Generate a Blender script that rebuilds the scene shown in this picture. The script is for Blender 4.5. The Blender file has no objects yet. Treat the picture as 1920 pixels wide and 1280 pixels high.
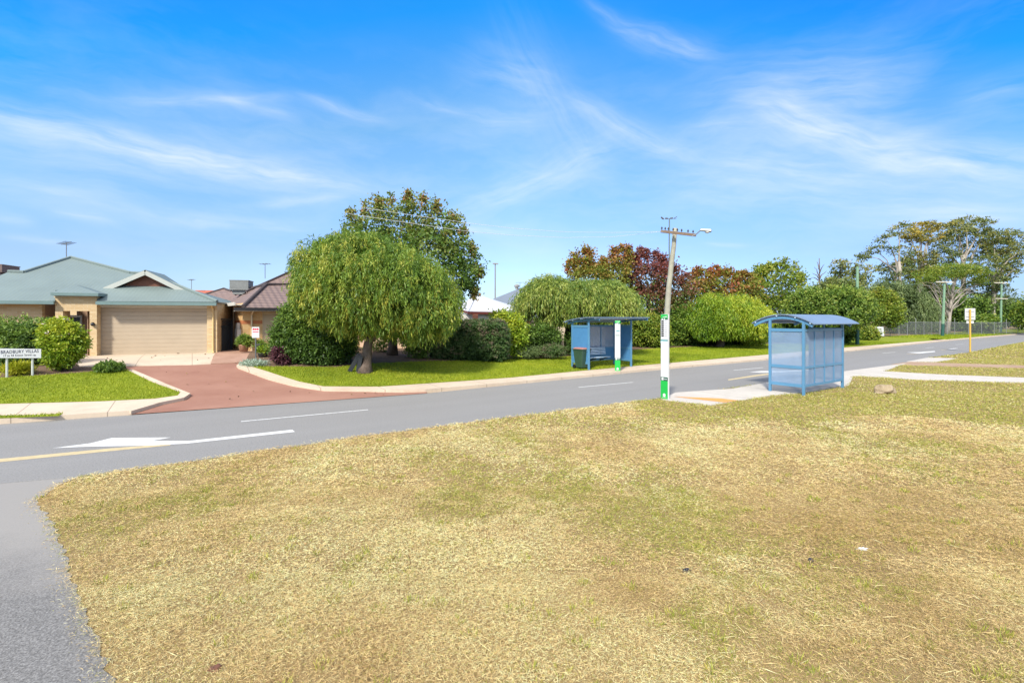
import bpy, bmesh, math, random
import numpy as np
from mathutils import Vector, Matrix
from mathutils.geometry import tessellate_polygon

sc = bpy.context.scene
COL = sc.collection
RS = np.random.RandomState(7)
random.seed(7)
F, CX, HY, CH = 880.0, 960.0, 598.0, 2.5      # focal length, optical centre, horizon (photo pixels) and eye height (m)
DU = Vector((0.8264, 0.5637, 0)); DV = Vector((-0.5637, 0.8264, 0))   # along / across the road

# ------------------------------------------------------------------ terrain
def S(x):
    x = max(0.0, min(1.0, x)); return x * x * (3 - 2 * x)
def H(x, y):
    u = x * DU.x + y * DU.y; v = x * DV.x + y * DV.y
    a = 0.85 + (0.32 - 0.85) * S((u - 4) / 16)
    return a * S((v - 15.0) / 11)
def Hn(x, y):
    u = x * DU.x + y * DU.y; v = x * DV.x + y * DV.y
    f = lambda t: (lambda c: c * c * (3 - 2 * c))(np.clip(t, 0, 1))
    return (0.85 - 0.53 * f((u - 4) / 16)) * f((v - 15.0) / 11)
def P(px, py, Z):
    return Vector(((px - CX) / F * Z, Z, CH - (py - HY) / F * Z))
def gp(px, py, dz=0.0):
    k = (px - CX) / F; m = (py - HY) / F
    f = lambda Z: CH - m * Z - H(k * Z, Z) - dz
    Z = 1.5
    while f(Z) > 0 and Z < 500: Z *= 1.01
    lo, hi = Z / 1.01, Z
    for _ in range(30):
        mid = (lo + hi) / 2
        if f(mid) > 0: lo = mid
        else: hi = mid
    return Vector((k * hi, hi, H(k * hi, hi) + dz))
def on_ground(px, Z, dz=0.0):
    x = (px - CX) / F * Z
    return Vector((x, Z, H(x, Z) + dz))
def rp(px, py, pt, n):
    o = Vector((0, 0, CH)); d = Vector(((px - CX) / F, 1, -(py - HY) / F))
    t = (pt - o).dot(n) / d.dot(n)
    return o + d * t

# ------------------------------------------------------------------ materials
def new_mat(name):
    m = bpy.data.materials.new(name); m.use_nodes = True
    nt = m.node_tree; b = nt.nodes['Principled BSDF']
    return m, nt, b
def nd(nt, t, ins=None, **kw):
    n = nt.nodes.new(t)
    for k, v in kw.items(): setattr(n, k, v)
    for k, v in (ins or {}).items():
        if isinstance(v, bpy.types.NodeSocket): nt.links.new(v, n.inputs[k])
        else: n.inputs[k].default_value = v
    return n
def c4(c): return (c[0], c[1], c[2], 1)
def math_(nt, op, a, b=0.0, clamp=False):
    n = nd(nt, 'ShaderNodeMath', {0: a, 1: b}, operation=op); n.use_clamp = clamp
    return n.outputs[0]
def mixc(nt, f, a, b, blend='MIX'):
    n = nd(nt, 'ShaderNodeMix', data_type='RGBA', blend_type=blend)
    for s, v in ((n.inputs[0], f), (n.inputs[6], a), (n.inputs[7], b)):
        if isinstance(v, bpy.types.NodeSocket): nt.links.new(v, s)
        else: s.default_value = c4(v) if isinstance(v, (tuple, list)) and len(v) == 3 else v
    return n.outputs[2]
def noise(nt, vec, scale, detail=4, rough=0.55):
    return nd(nt, 'ShaderNodeTexNoise', {'Vector': vec, 'Scale': scale, 'Detail': detail, 'Roughness': rough}).outputs[0]
def ramp(nt, f, stops, interp='LINEAR'):
    r = nd(nt, 'ShaderNodeValToRGB', {0: f}); r.color_ramp.interpolation = interp
    e = r.color_ramp.elements
    while len(e) < len(stops): e.new(0.5)
    for el, (p, c) in zip(e, stops): el.position = p; el.color = c4(c) if len(c) == 3 else c
    return r.outputs[0]
def pos(nt): return nd(nt, 'ShaderNodeNewGeometry').outputs['Position']
def bump(nt, b, h, strength=0.3, dist=0.02):
    n = nd(nt, 'ShaderNodeBump', {'Height': h, 'Strength': strength, 'Distance': dist})
    nt.links.new(n.outputs[0], b.inputs['Normal'])
def sc_(c, k): return tuple(min(1, x * k) for x in c)
def mat_plain(name, col, rough=0.6, var=0.12, scale=3.0, metal=0.0, bmp=0.0, bscale=40, spec=0.5):
    m, nt, b = new_mat(name)
    p = pos(nt)
    n1 = noise(nt, p, scale, 6, 0.65)
    f = math_(nt, 'MULTIPLY_ADD', n1, 2.2); nt.nodes[-1].inputs[2].default_value = -0.6; nt.nodes[-1].use_clamp = True
    nt.links.new(mixc(nt, f, sc_(col, 1 - var), sc_(col, 1 + var)), b.inputs['Base Color'])
    b.inputs['Roughness'].default_value = rough; b.inputs['Metallic'].default_value = metal
    b.inputs['Specular IOR Level'].default_value = spec
    if bmp: bump(nt, b, noise(nt, p, bscale, 4), bmp, 0.02)
    return m
def mat_leaf(name, stops, transl=0.25, rough=0.5, cl_scale=0.7, cl=0.35, gain=1.3):
    m, nt, b = new_mat(name)
    t = nd(nt, 'ShaderNodeAttribute', attribute_name='tone').outputs['Fac']
    n1 = noise(nt, pos(nt), cl_scale, 3)
    t2 = math_(nt, 'ADD', t, math_(nt, 'MULTIPLY', math_(nt, 'SUBTRACT', n1, 0.5), cl), True)
    c = ramp(nt, t2, [(p_, tuple(min(.7, x * gain) for x in q_)) for p_, q_ in stops])
    nt.links.new(c, b.inputs['Base Color']); b.inputs['Roughness'].default_value = rough
    b.inputs['Specular IOR Level'].default_value = 0.35
    tr = nd(nt, 'ShaderNodeBsdfTranslucent', {'Color': mixc(nt, 1.0, c, (1.0, 1.0, 0.6), 'MULTIPLY')})
    mx = nd(nt, 'ShaderNodeMixShader', {0: transl, 1: b.outputs[0], 2: tr.outputs[0]})
    nt.links.new(mx.outputs[0], nt.nodes['Material Output'].inputs[0])
    return m
def axis_coord(nt, ax):
    return nd(nt, 'ShaderNodeVectorMath', {0: pos(nt), 1: tuple(ax)}, operation='DOT_PRODUCT').outputs['Value']
def mat_brick(name, ax, c1, c2, mortar):
    m, nt, b = new_mat(name)
    p = pos(nt)
    z = nd(nt, 'ShaderNodeSeparateXYZ', {0: p}).outputs[2]
    v = nd(nt, 'ShaderNodeCombineXYZ', {0: axis_coord(nt, ax), 1: z}).outputs[0]
    br = nd(nt, 'ShaderNodeTexBrick', {'Vector': v, 'Color1': c4(c1), 'Color2': c4(c2), 'Mortar': c4(mortar), 'Scale': 1.0,
            'Mortar Size': 0.006, 'Bias': 0.0, 'Brick Width': 0.30, 'Row Height': 0.086, 'Mortar Smooth': 0.2})
    c = mixc(nt, math_(nt, 'MULTIPLY', noise(nt, p, 1.2, 4), 0.35), br.outputs[0], sc_(c2, 0.75))
    nt.links.new(c, b.inputs['Base Color']); b.inputs['Roughness'].default_value = 0.85
    bump(nt, b, br.outputs[1], -0.5, 0.01)
    return m
def mat_rib(name, ax, col, spacing=0.19, rough=0.45):
    m, nt, b = new_mat(name)
    s = math_(nt, 'SINE', math_(nt, 'MULTIPLY', axis_coord(nt, ax), 2 * math.pi / spacing))
    s2 = math_(nt, 'POWER', math_(nt, 'MULTIPLY_ADD', s, 0.5), 3.0); nt.nodes[-2].inputs[2].default_value = 0.5
    c = mixc(nt, noise(nt, pos(nt), 0.9, 5), sc_(col, 0.82), sc_(col, 1.15))
    nt.links.new(c, b.inputs['Base Color']); b.inputs['Roughness'].default_value = rough
    bump(nt, b, s2, 0.25, 0.02)
    return m
def mat_tile(name, ax, c1, c2):
    m, nt, b = new_mat(name)
    p = pos(nt)
    z = nd(nt, 'ShaderNodeSeparateXYZ', {0: p}).outputs[2]
    fr = math_(nt, 'FRACT', math_(nt, 'MULTIPLY', z, 1 / 0.15))
    sn = math_(nt, 'SINE', math_(nt, 'MULTIPLY', axis_coord(nt, ax), 2 * math.pi / 0.30))
    n1 = noise(nt, p, 3, 5)
    edge = math_(nt, 'LESS_THAN', fr, 0.16)
    c = mixc(nt, n1, c1, c2)
    c = mixc(nt, math_(nt, 'MULTIPLY', edge, 0.55), c, sc_(c1, 0.35))
    nt.links.new(c, b.inputs['Base Color']); b.inputs['Roughness'].default_value = 0.8
    bump(nt, b, math_(nt, 'ADD', math_(nt, 'MULTIPLY', fr, -1.0), math_(nt, 'MULTIPLY', sn, 0.5)), 0.6, 0.04)
    return m
def mat_ground(name, c1, c2, c3, big=0.25, fine=60, bmp=0.4, rough=0.9, finemix=0.5, dist=0.02):
    m, nt, b = new_mat(name)
    p = pos(nt)
    a = ramp(nt, noise(nt, p, big, 5, 0.6), [(0.35, c1), (0.65, c2)])
    nf = noise(nt, p, fine, 5, 0.7)
    f = ramp(nt, nf, [(0.38, (0, 0, 0)), (0.68, (1, 1, 1))])
    c = mixc(nt, math_(nt, 'MULTIPLY', f, finemix), a, c3)
    nt.links.new(c, b.inputs['Base Color']); b.inputs['Roughness'].default_value = rough
    b.inputs['Specular IOR Level'].default_value = 0.25
    if bmp: bump(nt, b, nf, bmp, dist)
    return m
def mat_mesh(name, col, alpha, fine=True):
    m, nt, b = new_mat(name)
    p = pos(nt)
    c = mixc(nt, noise(nt, p, 2.0, 5, 0.7), sc_(col, 0.8), sc_(col, 1.15))
    nt.links.new(c, b.inputs['Base Color']); b.inputs['Roughness'].default_value = 0.45
    tr = nd(nt, 'ShaderNodeBsdfTransparent')
    mx = nd(nt, 'ShaderNodeMixShader', {0: alpha, 1: tr.outputs[0], 2: b.outputs[0]})
    nt.links.new(mx.outputs[0], nt.nodes['Material Output'].inputs[0])
    return m

# ------------------------------------------------------------------ mesh helpers
class MB:
    def __init__(s): s.v = []; s.f = []
    def add(s, vs, fs):
        o = len(s.v); s.v += [Vector(x) for x in vs]; s.f += [tuple(i + o for i in f) for f in fs]; return s
    def hexa(s, c):          # 8 corners: bottom loop 0-3, top loop 4-7
        return s.add(c, [(3, 2, 1, 0), (4, 5, 6, 7), (0, 1, 5, 4), (1, 2, 6, 5), (2, 3, 7, 6), (3, 0, 4, 7)])
    def box(s, c, a, b, h, up=Vector((0, 0, 1))):   # centre, half vectors a, b, half height h
        c = Vector(c); a = Vector(a); b = Vector(b); h = up * h
        return s.hexa([c - a - b - h, c + a - b - h, c + a + b - h, c - a + b - h, c - a - b + h, c + a - b + h, c + a + b + h, c - a + b + h])
    def bar(s, p, q, w, h=None, up=Vector((0, 0, 1))):
        p = Vector(p); q = Vector(q); h = h or w; d = (q - p).normalized()
        if abs(d.dot(up)) > 0.98: up = Vector((1, 0, 0)) if abs(d.x) < 0.9 else Vector((0, 1, 0))
        a = d.cross(up).normalized() * w / 2; b = a.cross(d).normalized() * h / 2
        return s.hexa([p - a - b, p + a - b, p + a + b, p - a + b, q - a - b, q + a - b, q + a + b, q - a + b])
    def tube(s, pts, rad, n=8, cap=True):
        pts = [Vector(p) for p in pts]
        if not isinstance(rad, (list, tuple)): rad = [rad] * len(pts)
        o = len(s.v); ref = Vector((0.3, 1, 0.1)).normalized()
        for i, p in enumerate(pts):
            d = (pts[min(i + 1, len(pts) - 1)] - pts[max(i - 1, 0)]).normalized()
            r = ref if abs(d.dot(ref)) < 0.95 else Vector((1, 0, 0))
            a = d.cross(r).normalized(); b = d.cross(a).normalized()
            for k in range(n):
                t = 2 * math.pi * k / n
                s.v.append(p + (a * math.cos(t) + b * math.sin(t)) * rad[i])
        for i in range(len(pts) - 1):
            for k in range(n):
                k2 = (k + 1) % n
                s.f.append((o + i * n + k, o + i * n + k2, o + (i + 1) * n + k2, o + (i + 1) * n + k))
        if cap:
            s.f.append(tuple(o + k for k in range(n))[::-1]); e = o + (len(pts) - 1) * n
            s.f.append(tuple(e + k for k in range(n)))
        return s
    def slab(s, poly, n, th):    # planar polygon thickened along -n
        poly = [Vector(p) for p in poly]; n = Vector(n).normalized(); k = len(poly)
        low = [p - n * th for p in poly]
        return s.add(poly + low, [tuple(range(k)), tuple(range(2 * k - 1, k - 1, -1))] + [(i, k + i, k + (i + 1) % k, (i + 1) % k) for i in range(k)])
    def build(s, name, mat, parent=None, smooth=False, bevel=0.0):
        off = parent_world(parent)
        me = bpy.data.meshes.new(name)
        me.from_pydata([v - off for v in s.v], [], s.f); me.materials.append(mat)
        bm = bmesh.new(); bm.from_mesh(me); bmesh.ops.recalc_face_normals(bm, faces=bm.faces)
        bm.to_mesh(me); bm.free()
        if smooth: me.polygons.foreach_set('use_smooth', [True] * len(me.polygons))
        o = bpy.data.objects.new(name, me); COL.objects.link(o); o.parent = parent
        if bevel:
            md = o.modifiers.new('bevel', 'BEVEL'); md.width = bevel; md.segments = 2; md.limit_method = 'ANGLE'
        return o
def parent_world(o):
    v = Vector((0, 0, 0))
    while o is not None: v += o.location; o = o.parent
    return v
def thing(name, loc, label, cat, group=None):
    o = bpy.data.objects.new(name, None); COL.objects.link(o); o.location = Vector(loc); o.empty_display_size = 0.2
    return tag(o, label, cat, group)
def tag(o, label, cat, group=None, kind=None):
    o['label'] = label; o['category'] = cat
    if group: o['group'] = group
    if kind: o['kind'] = kind
    return o
def struct(o, label=None, cat=None):
    o['kind'] = 'structure'
    if label: o['label'] = label; o['category'] = cat
    return o
def np_mesh(name, co, quads, mat, parent=None, tone=None, smooth=False):
    off = np.array(parent_world(parent)) if parent else np.zeros(3)
    me = bpy.data.meshes.new(name)
    n = len(co); q = len(quads); k = quads.shape[1]
    me.vertices.add(n); me.vertices.foreach_set('co', (co - off).astype(np.float32).ravel())
    me.loops.add(q * k); me.loops.foreach_set('vertex_index', quads.astype(np.int32).ravel())
    me.polygons.add(q); me.polygons.foreach_set('loop_start', (np.arange(q) * k).astype(np.int32))
    if smooth: me.polygons.foreach_set('use_smooth', np.ones(q, bool))
    if tone is not None:
        a = me.attributes.new('tone', 'FLOAT', 'POINT'); a.data.foreach_set('value', tone.astype(np.float32))
    me.materials.append(mat); me.update(calc_edges=True)
    o = bpy.data.objects.new(name, me); COL.objects.link(o); o.parent = parent
    return o
def unit(a): return a / np.maximum(1e-9, np.linalg.norm(a, axis=1, keepdims=True))
def kites(c, ax, ln, wd, tone, bend=None):
    """leaf / blade kites: base c, axis ax, length, width"""
    n = len(c); ax = unit(ax); r = unit(RS.normal(size=(n, 3)))
    b = unit(np.cross(ax, r)); ln = np.asarray(ln).reshape(-1, 1); wd = np.asarray(wd).reshape(-1, 1)
    mid = c + ax * ln * 0.45; tip = c + ax * ln
    if bend is not None: tip = tip + bend
    co = np.stack([c, mid + b * wd / 2, tip, mid - b * wd / 2], 1).reshape(-1, 3)
    q = np.arange(4 * n).reshape(n, 4)
    return co, q, np.repeat(tone, 4)
def vnoise(x, y, sc, seed=0):
    x = x * sc; y = y * sc; xi = np.floor(x).astype(int); yi = np.floor(y).astype(int); fx = x - xi; fy = y - yi
    fx = fx * fx * (3 - 2 * fx); fy = fy * fy * (3 - 2 * fy)
    def h(i, j):
        n = (i * 374761393 + j * 668265263 + seed * 974711) & 0xffffffff
        n = ((n ^ (n >> 13)) * 1274126177) & 0xffffffff
        return ((n ^ (n >> 16)) & 0xffff) / 65535.0
    return (h(xi, yi) * (1 - fx) + h(xi + 1, yi) * fx) * (1 - fy) + (h(xi, yi + 1) * (1 - fx) + h(xi + 1, yi + 1) * fx) * fy
def inside(poly, x, y):
    r = np.zeros(len(x), bool); n = len(poly)
    for i in range(n):
        x1, y1 = poly[i][0], poly[i][1]; x2, y2 = poly[(i + 1) % n][0], poly[(i + 1) % n][1]
        if y1 == y2: continue
        c = ((y1 > y) != (y2 > y)) & (x < (x2 - x1) * (y - y1) / (y2 - y1) + x1)
        r ^= c
    return r
def GP(pts, dz=0.0): return [gp(x, y, dz) for x, y in pts]
def sheet(name, poly, dz, mat, cut=1.0, skirt=0.0, zfun=None):
    poly = [Vector((p[0], p[1], 0)) for p in poly]
    bm = bmesh.new(); vs = [bm.verts.new(p) for p in poly]
    for t in tessellate_polygon([poly]):
        try: bm.faces.new([vs[i] for i in t])
        except ValueError: pass
    if cut:
        for ax in (0, 1):
            lo = min(p[ax] for p in poly); hi = max(p[ax] for p in poly)
            k = lo + cut
            while k < hi:
                nrm = [0, 0, 0]; nrm[ax] = 1; co = [0, 0, 0]; co[ax] = k
                bmesh.ops.bisect_plane(bm, geom=bm.verts[:] + bm.edges[:] + bm.faces[:], plane_co=co, plane_no=nrm)
                k += cut
    for f in bm.faces:
        if f.normal.z < 0: f.normal_flip()
    bm.normal_update()
    for f in bm.faces:
        if f.normal.z < 0: f.normal_flip()
    for v in bm.verts: v.co.z = (zfun or H)(v.co.x, v.co.y) + dz
    if skirt:
        be = [e for e in bm.edges if len(e.link_faces) == 1]
        r = bmesh.ops.extrude_edge_only(bm, edges=be)
        for v in r['geom']:
            if isinstance(v, bmesh.types.BMVert): v.co.z -= skirt
    me = bpy.data.meshes.new(name); bm.to_mesh(me); bm.free(); me.materials.append(mat)
    o = bpy.data.objects.new(name, me); COL.objects.link(o); o['kind'] = 'structure'
    return o
def text_mesh(mb, s, origin, right, up, size, bold=0.0, spacing=1.0, align='CENTER', fit=None):
    cu = bpy.data.curves.new('txt', 'FONT'); cu.body = s; cu.size = 1; cu.align_x = align; cu.align_y = 'CENTER'; cu.offset = bold; cu.space_character = spacing
    cu.resolution_u = 3
    ob = bpy.data.objects.new('txt', cu); COL.objects.link(ob); bpy.context.view_layer.update()
    me = ob.evaluated_get(bpy.context.evaluated_depsgraph_get()).to_mesh()
    xs = [v.co.x for v in me.vertices]
    r = Vector(right).normalized() * (fit / (max(xs) - min(xs)) if fit else size); u = Vector(up).normalized() * size; o = Vector(origin)
    mb.add([o + r * v.co.x + u * v.co.y for v in me.vertices], [tuple(p.vertices) for p in me.polygons])
    ob.to_mesh_clear(); bpy.data.objects.remove(ob); bpy.data.curves.remove(cu)

# ------------------------------------------------------------------ camera, sky, sun
cam = bpy.data.cameras.new('camera'); co = bpy.data.objects.new('camera', cam); COL.objects.link(co)
co.location = (0, 0, CH); co.rotation_euler = (math.radians(90), 0, 0)
cam.sensor_width = 36; cam.lens = 36 * F / 1920; cam.shift_y = -(640 - HY) / 1920; cam.clip_end = 3000; cam.clip_start = 0.05
sc.camera = co
SUN = Vector((-0.32, -0.80, 0.78)).normalized()
elev = math.asin(SUN.z); azim = math.atan2(SUN.x, SUN.y)
w = bpy.data.worlds.new('World'); sc.world = w; w.use_nodes = True
nt = w.node_tree; nt.nodes.clear()
sky = nd(nt, 'ShaderNodeTexSky', sky_type='NISHITA'); sky.sun_disc = False
sky.sun_elevation = elev; sky.sun_rotation = azim; sky.altitude = 0; sky.air_density = 1.0; sky.dust_density = 0.6; sky.ozone_density = 1.5
tc = nd(nt, 'ShaderNodeTexCoord').outputs['Generated']
sp = nd(nt, 'ShaderNodeSeparateXYZ', {0: tc})
el = math_(nt, 'MULTIPLY', math_(nt, 'ARCSINE', sp.outputs[2]), 180 / math.pi)          # elevation, degrees
az = math_(nt, 'MULTIPLY', math_(nt, 'ARCTAN2', sp.outputs[0], sp.outputs[1]), 180 / math.pi)
SKYTINT = [(0.0, (0.27, 0.345, 0.48)), (0.2, (0.345, 0.382, 0.48)), (0.5, (0.36, 0.54, 0.58)), (0.75, (0.055, 0.535, 0.85)), (1.0, (0.05, 0.50, 0.88))]
azk = math_(nt, 'MULTIPLY', math_(nt, 'POWER', math_(nt, 'MINIMUM', math_(nt, 'MULTIPLY', math_(nt, 'ABSOLUTE', az), 1 / 50.0), 1.2), 2.0), 0.6)
tint = ramp(nt, math_(nt, 'MULTIPLY', math_(nt, 'MULTIPLY', el, math_(nt, 'ADD', azk, 1.0)), 1 / 45.0, True), SKYTINT)
base = mixc(nt, 1.0, sky.outputs[0], nd(nt, 'ShaderNodeVectorMath', {0: tint, 1: (1.6, 1.6, 1.6)}, operation='MULTIPLY').outputs[0], 'MULTIPLY')
side = math_(nt, 'MULTIPLY', nd(nt, 'ShaderNodeMapRange', {0: az, 1: 0.0, 2: 42.0, 3: 1.0, 4: 0.70}).outputs[0], nd(nt, 'ShaderNodeMapRange', {0: az, 1: -45.0, 2: 0.0, 3: 0.86, 4: 1.0}).outputs[0])
base = mixc(nt, 1.0, base, nd(nt, 'ShaderNodeCombineXYZ', {0: math_(nt, 'POWER', side, 1.3), 1: side, 2: math_(nt, 'POWER', side, 0.4)}).outputs[0], 'MULTIPLY')
# cirrus: soft streaks in sky direction (degrees), broken up by stretched noise
def px2ae(px, py):
    d = Vector(((px - CX) / F, 1, -(py - HY) / F)).normalized()
    return math.degrees(math.atan2(d.x, d.y)), math.degrees(math.asin(d.z))
wob = noise(nt, nd(nt, 'ShaderNodeCombineXYZ', {0: math_(nt, 'MULTIPLY', az, 0.09), 1: math_(nt, 'MULTIPLY', el, 0.16)}).outputs[0], 1.0, 3)
wv = math_(nt, 'MULTIPLY', math_(nt, 'SUBTRACT', wob, 0.5), 5.0)
STREAKS = [((-60, 205), (640, 345), 26, 0.95), ((0, 270), (420, 340), 42, 0.35), ((240, 190), (520, 185), 12, 0.45), ((430, 190), (560, 220), 10, 0.35),
    ((570, 180), (710, 222), 9, 0.5), ((760, 180), (885, 215), 10, 0.35), ((860, 400), (1150, 270), 34, 0.5), ((1070, 190), (1290, 290), 24, 0.6),
    ((1095, -5), (1200, 75), 14, 0.28), ((1165, 55), (1335, 105), 22, 0.5), ((1440, 210), (1700, 290), 34, 0.8), ((1640, 290), (1960, 320), 36, 0.85),
    ((1280, 240), (1480, 230), 14, 0.35), ((1340, 300), (1640, 330), 34, 0.45), ((480, 380), (640, 372), 10, 0.5), ((0, 345), (250, 390), 16, 0.35),
    ((260, 400), (560, 425), 15, 0.45), ((-20, 408), (60, 420), 10, 0.4), ((100, 400), (220, 418), 8, 0.4), ((0, 440), (110, 455), 7, 0.4), ((760, 425), (960, 433), 8, 0.55),
    ((1330, 455), (1400, 457), 5, 0.5), ((880, 120), (1040, 170), 50, 0.3), ((1650, 400), (1960, 400), 22, 0.5), ((1350, 180), (1720, 150), 60, 0.5), ((1200, 330), (1900, 385), 60, 0.32), ((960, 60), (1100, 300), 60, 0.22), ((880, 215), (1010, 230), 28, 0.3), ((1790, 190), (1960, 150), 26, 0.3)]
acc = None
for (p, q, wd, amp) in STREAKS:
    a0 = px2ae(*p); a1 = px2ae(*q); dx = a1[0] - a0[0]; dy = a1[1] - a0[1]; L = math.hypot(dx, dy); dx /= L; dy /= L
    ux = math_(nt, 'SUBTRACT', az, (a0[0] + a1[0]) / 2); uy = math_(nt, 'SUBTRACT', math_(nt, 'ADD', el, math_(nt, 'MULTIPLY', wv, 0.30)), (a0[1] + a1[1]) / 2)
    s_ = math_(nt, 'ADD', math_(nt, 'MULTIPLY', ux, dx), math_(nt, 'MULTIPLY', uy, dy))
    t_ = math_(nt, 'ADD', math_(nt, 'MULTIPLY', ux, -dy), math_(nt, 'MULTIPLY', uy, dx))
    wdeg = wd * 0.05
    e = math_(nt, 'ADD', math_(nt, 'POWER', math_(nt, 'ABSOLUTE', math_(nt, 'DIVIDE', s_, L * 0.55)), 3.0), math_(nt, 'POWER', math_(nt, 'ABSOLUTE', math_(nt, 'DIVIDE', t_, wdeg)), 1.7))
    g = math_(nt, 'MULTIPLY', math_(nt, 'EXPONENT', math_(nt, 'MULTIPLY', e, -1.0)), amp * .82)
    # fibres along the streak
    fv = nd(nt, 'ShaderNodeCombineXYZ', {0: math_(nt, 'MULTIPLY', s_, 0.13), 1: math_(nt, 'MULTIPLY', math_(nt, 'ADD', t_, math_(nt, 'MULTIPLY', wv, .30)), 0.95), 2: float(len(nt.nodes) % 17)}).outputs[0]
    fb = ramp(nt, noise(nt, fv, 1.0, 6, 0.58), [(0.28, (0.10, 0.10, 0.10)), (0.74, (1, 1, 1))])
    g = math_(nt, 'MULTIPLY', g, fb)
    acc = g if acc is None else math_(nt, 'ADD', acc, g)
gen = noise(nt, nd(nt, 'ShaderNodeCombineXYZ', {0: math_(nt, 'MULTIPLY', az, 0.05), 1: math_(nt, 'MULTIPLY', math_(nt, 'ADD', el, wv), 0.17)}).outputs[0], 1.0, 6, 0.6)
veil = ramp(nt, gen, [(0.42, (0, 0, 0)), (0.85, (0.38, 0.38, 0.38))])
cl = math_(nt, 'ADD', acc, math_(nt, 'MULTIPLY', veil, ramp(nt, math_(nt, 'MULTIPLY', el, 1 / 45.0, True), [(0.0, (0.5, 0.5, 0.5)), (0.4, (1, 1, 1)), (0.68, (0.05, 0.05, 0.05))])), True)
# unseen cloud veil added overhead and behind the camera, brightened to fill the shadows
def sstep(x, a, b):
    n = nd(nt, 'ShaderNodeMapRange', {0: x, 1: a, 2: b, 3: 0.0, 4: 1.0}); n.interpolation_type = 'SMOOTHSTEP'; return n.outputs[0]
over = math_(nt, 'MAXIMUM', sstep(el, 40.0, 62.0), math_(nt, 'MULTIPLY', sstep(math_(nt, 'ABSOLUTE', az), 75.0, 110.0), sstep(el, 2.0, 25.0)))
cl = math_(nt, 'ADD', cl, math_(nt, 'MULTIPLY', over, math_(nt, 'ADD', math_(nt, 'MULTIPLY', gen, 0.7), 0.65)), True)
cl = math_(nt, 'MULTIPLY', cl, math_(nt, 'GREATER_THAN', el, 0.0))
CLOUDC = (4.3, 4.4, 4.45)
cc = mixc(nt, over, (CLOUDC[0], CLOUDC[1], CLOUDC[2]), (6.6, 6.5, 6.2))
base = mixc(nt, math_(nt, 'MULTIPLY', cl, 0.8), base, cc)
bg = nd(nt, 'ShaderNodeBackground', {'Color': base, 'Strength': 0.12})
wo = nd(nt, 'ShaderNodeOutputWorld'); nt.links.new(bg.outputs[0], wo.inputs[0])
sun = bpy.data.lights.new('sun', 'SUN'); so = bpy.data.objects.new('sun', sun); COL.objects.link(so)
sun.energy = 2.75; sun.angle = math.radians(6); sun.color = (1.0, 0.93, 0.80)
so.rotation_euler = (-SUN).to_track_quat('-Z', 'Y').to_euler(); so.location = SUN * 50
vs = sc.view_settings; vs.view_transform = 'Standard'; vs.look = 'None'; vs.exposure = 1.1; vs.gamma = 1
sc.cycles.max_bounces = 6; sc.cycles.transparent_max_bounces = 12

# ------------------------------------------------------------------ shared materials
m_ground = mat_ground('soil_thatch', (0.19, 0.13, 0.06), (0.27, 0.19, 0.085), (0.40, 0.30, 0.135), 0.35, 55, 0.6)
m_lawn = mat_ground('lawn_base', (0.13, 0.17, 0.006), (0.19, 0.235, 0.008), (0.26, 0.28, 0.02), 0.5, 35, 0.5)
def mat_road():
    m, nt, b = new_mat('road_asphalt'); p = pos(nt)
    u = axis_coord(nt, DU); v = axis_coord(nt, DV)
    st = noise(nt, nd(nt, 'ShaderNodeCombineXYZ', {0: math_(nt, 'MULTIPLY', u, .035), 1: math_(nt, 'MULTIPLY', v, 1.1)}).outputs[0], 1.0, 5, .6)
    c = mixc(nt, st, (0.145, 0.140, 0.136), (0.225, 0.218, 0.211))
    c = mixc(nt, math_(nt, 'MULTIPLY', noise(nt, p, .35, 5), .35), c, (0.25, 0.245, 0.235))
    nf = noise(nt, p, 38, 5, .75)
    f = ramp(nt, nf, [(0.36, (0, 0, 0)), (0.66, (1, 1, 1))])
    c = mixc(nt, math_(nt, 'MULTIPLY', f, .45), c, (0.34, 0.332, 0.32)); c = mixc(nt, math_(nt, 'MULTIPLY', ramp(nt, nf, [(0.32, (1, 1, 1)), (0.45, (0, 0, 0))]), .65), c, (0.05, 0.05, 0.05))
    nt.links.new(c, b.inputs['Base Color']); b.inputs['Roughness'].default_value = .8; b.inputs['Specular IOR Level'].default_value = .3
    bump(nt, b, nf, .3, .012); return m
m_road = mat_road()
def mat_path():
    m, nt, b = new_mat('path_asphalt'); p = pos(nt)
    nf = noise(nt, p, 70, 3, 0.75)
    sp_ = ramp(nt, nf, [(0.34, (0.085, 0.082, 0.079)), (0.50, (0.165, 0.160, 0.155)), (0.68, (0.28, 0.273, 0.265))])
    dust = mixc(nt, nf, (0.22, 0.208, 0.194), (0.30, 0.285, 0.268))
    yy = nd(nt, 'ShaderNodeSeparateXYZ', {0: p}).outputs[1]
    mr = nd(nt, 'ShaderNodeMapRange', {0: math_(nt, 'ADD', yy, math_(nt, 'MULTIPLY', noise(nt, p, 1.5, 5), 1.6)), 1: 4.9, 2: 6.3}).outputs[0]
    nt.links.new(mixc(nt, mr, sp_, dust), b.inputs['Base Color']); b.inputs['Roughness'].default_value = .85; b.inputs['Specular IOR Level'].default_value = .25
    bump(nt, b, nf, .35, .01); return m
m_path = mat_path()
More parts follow.
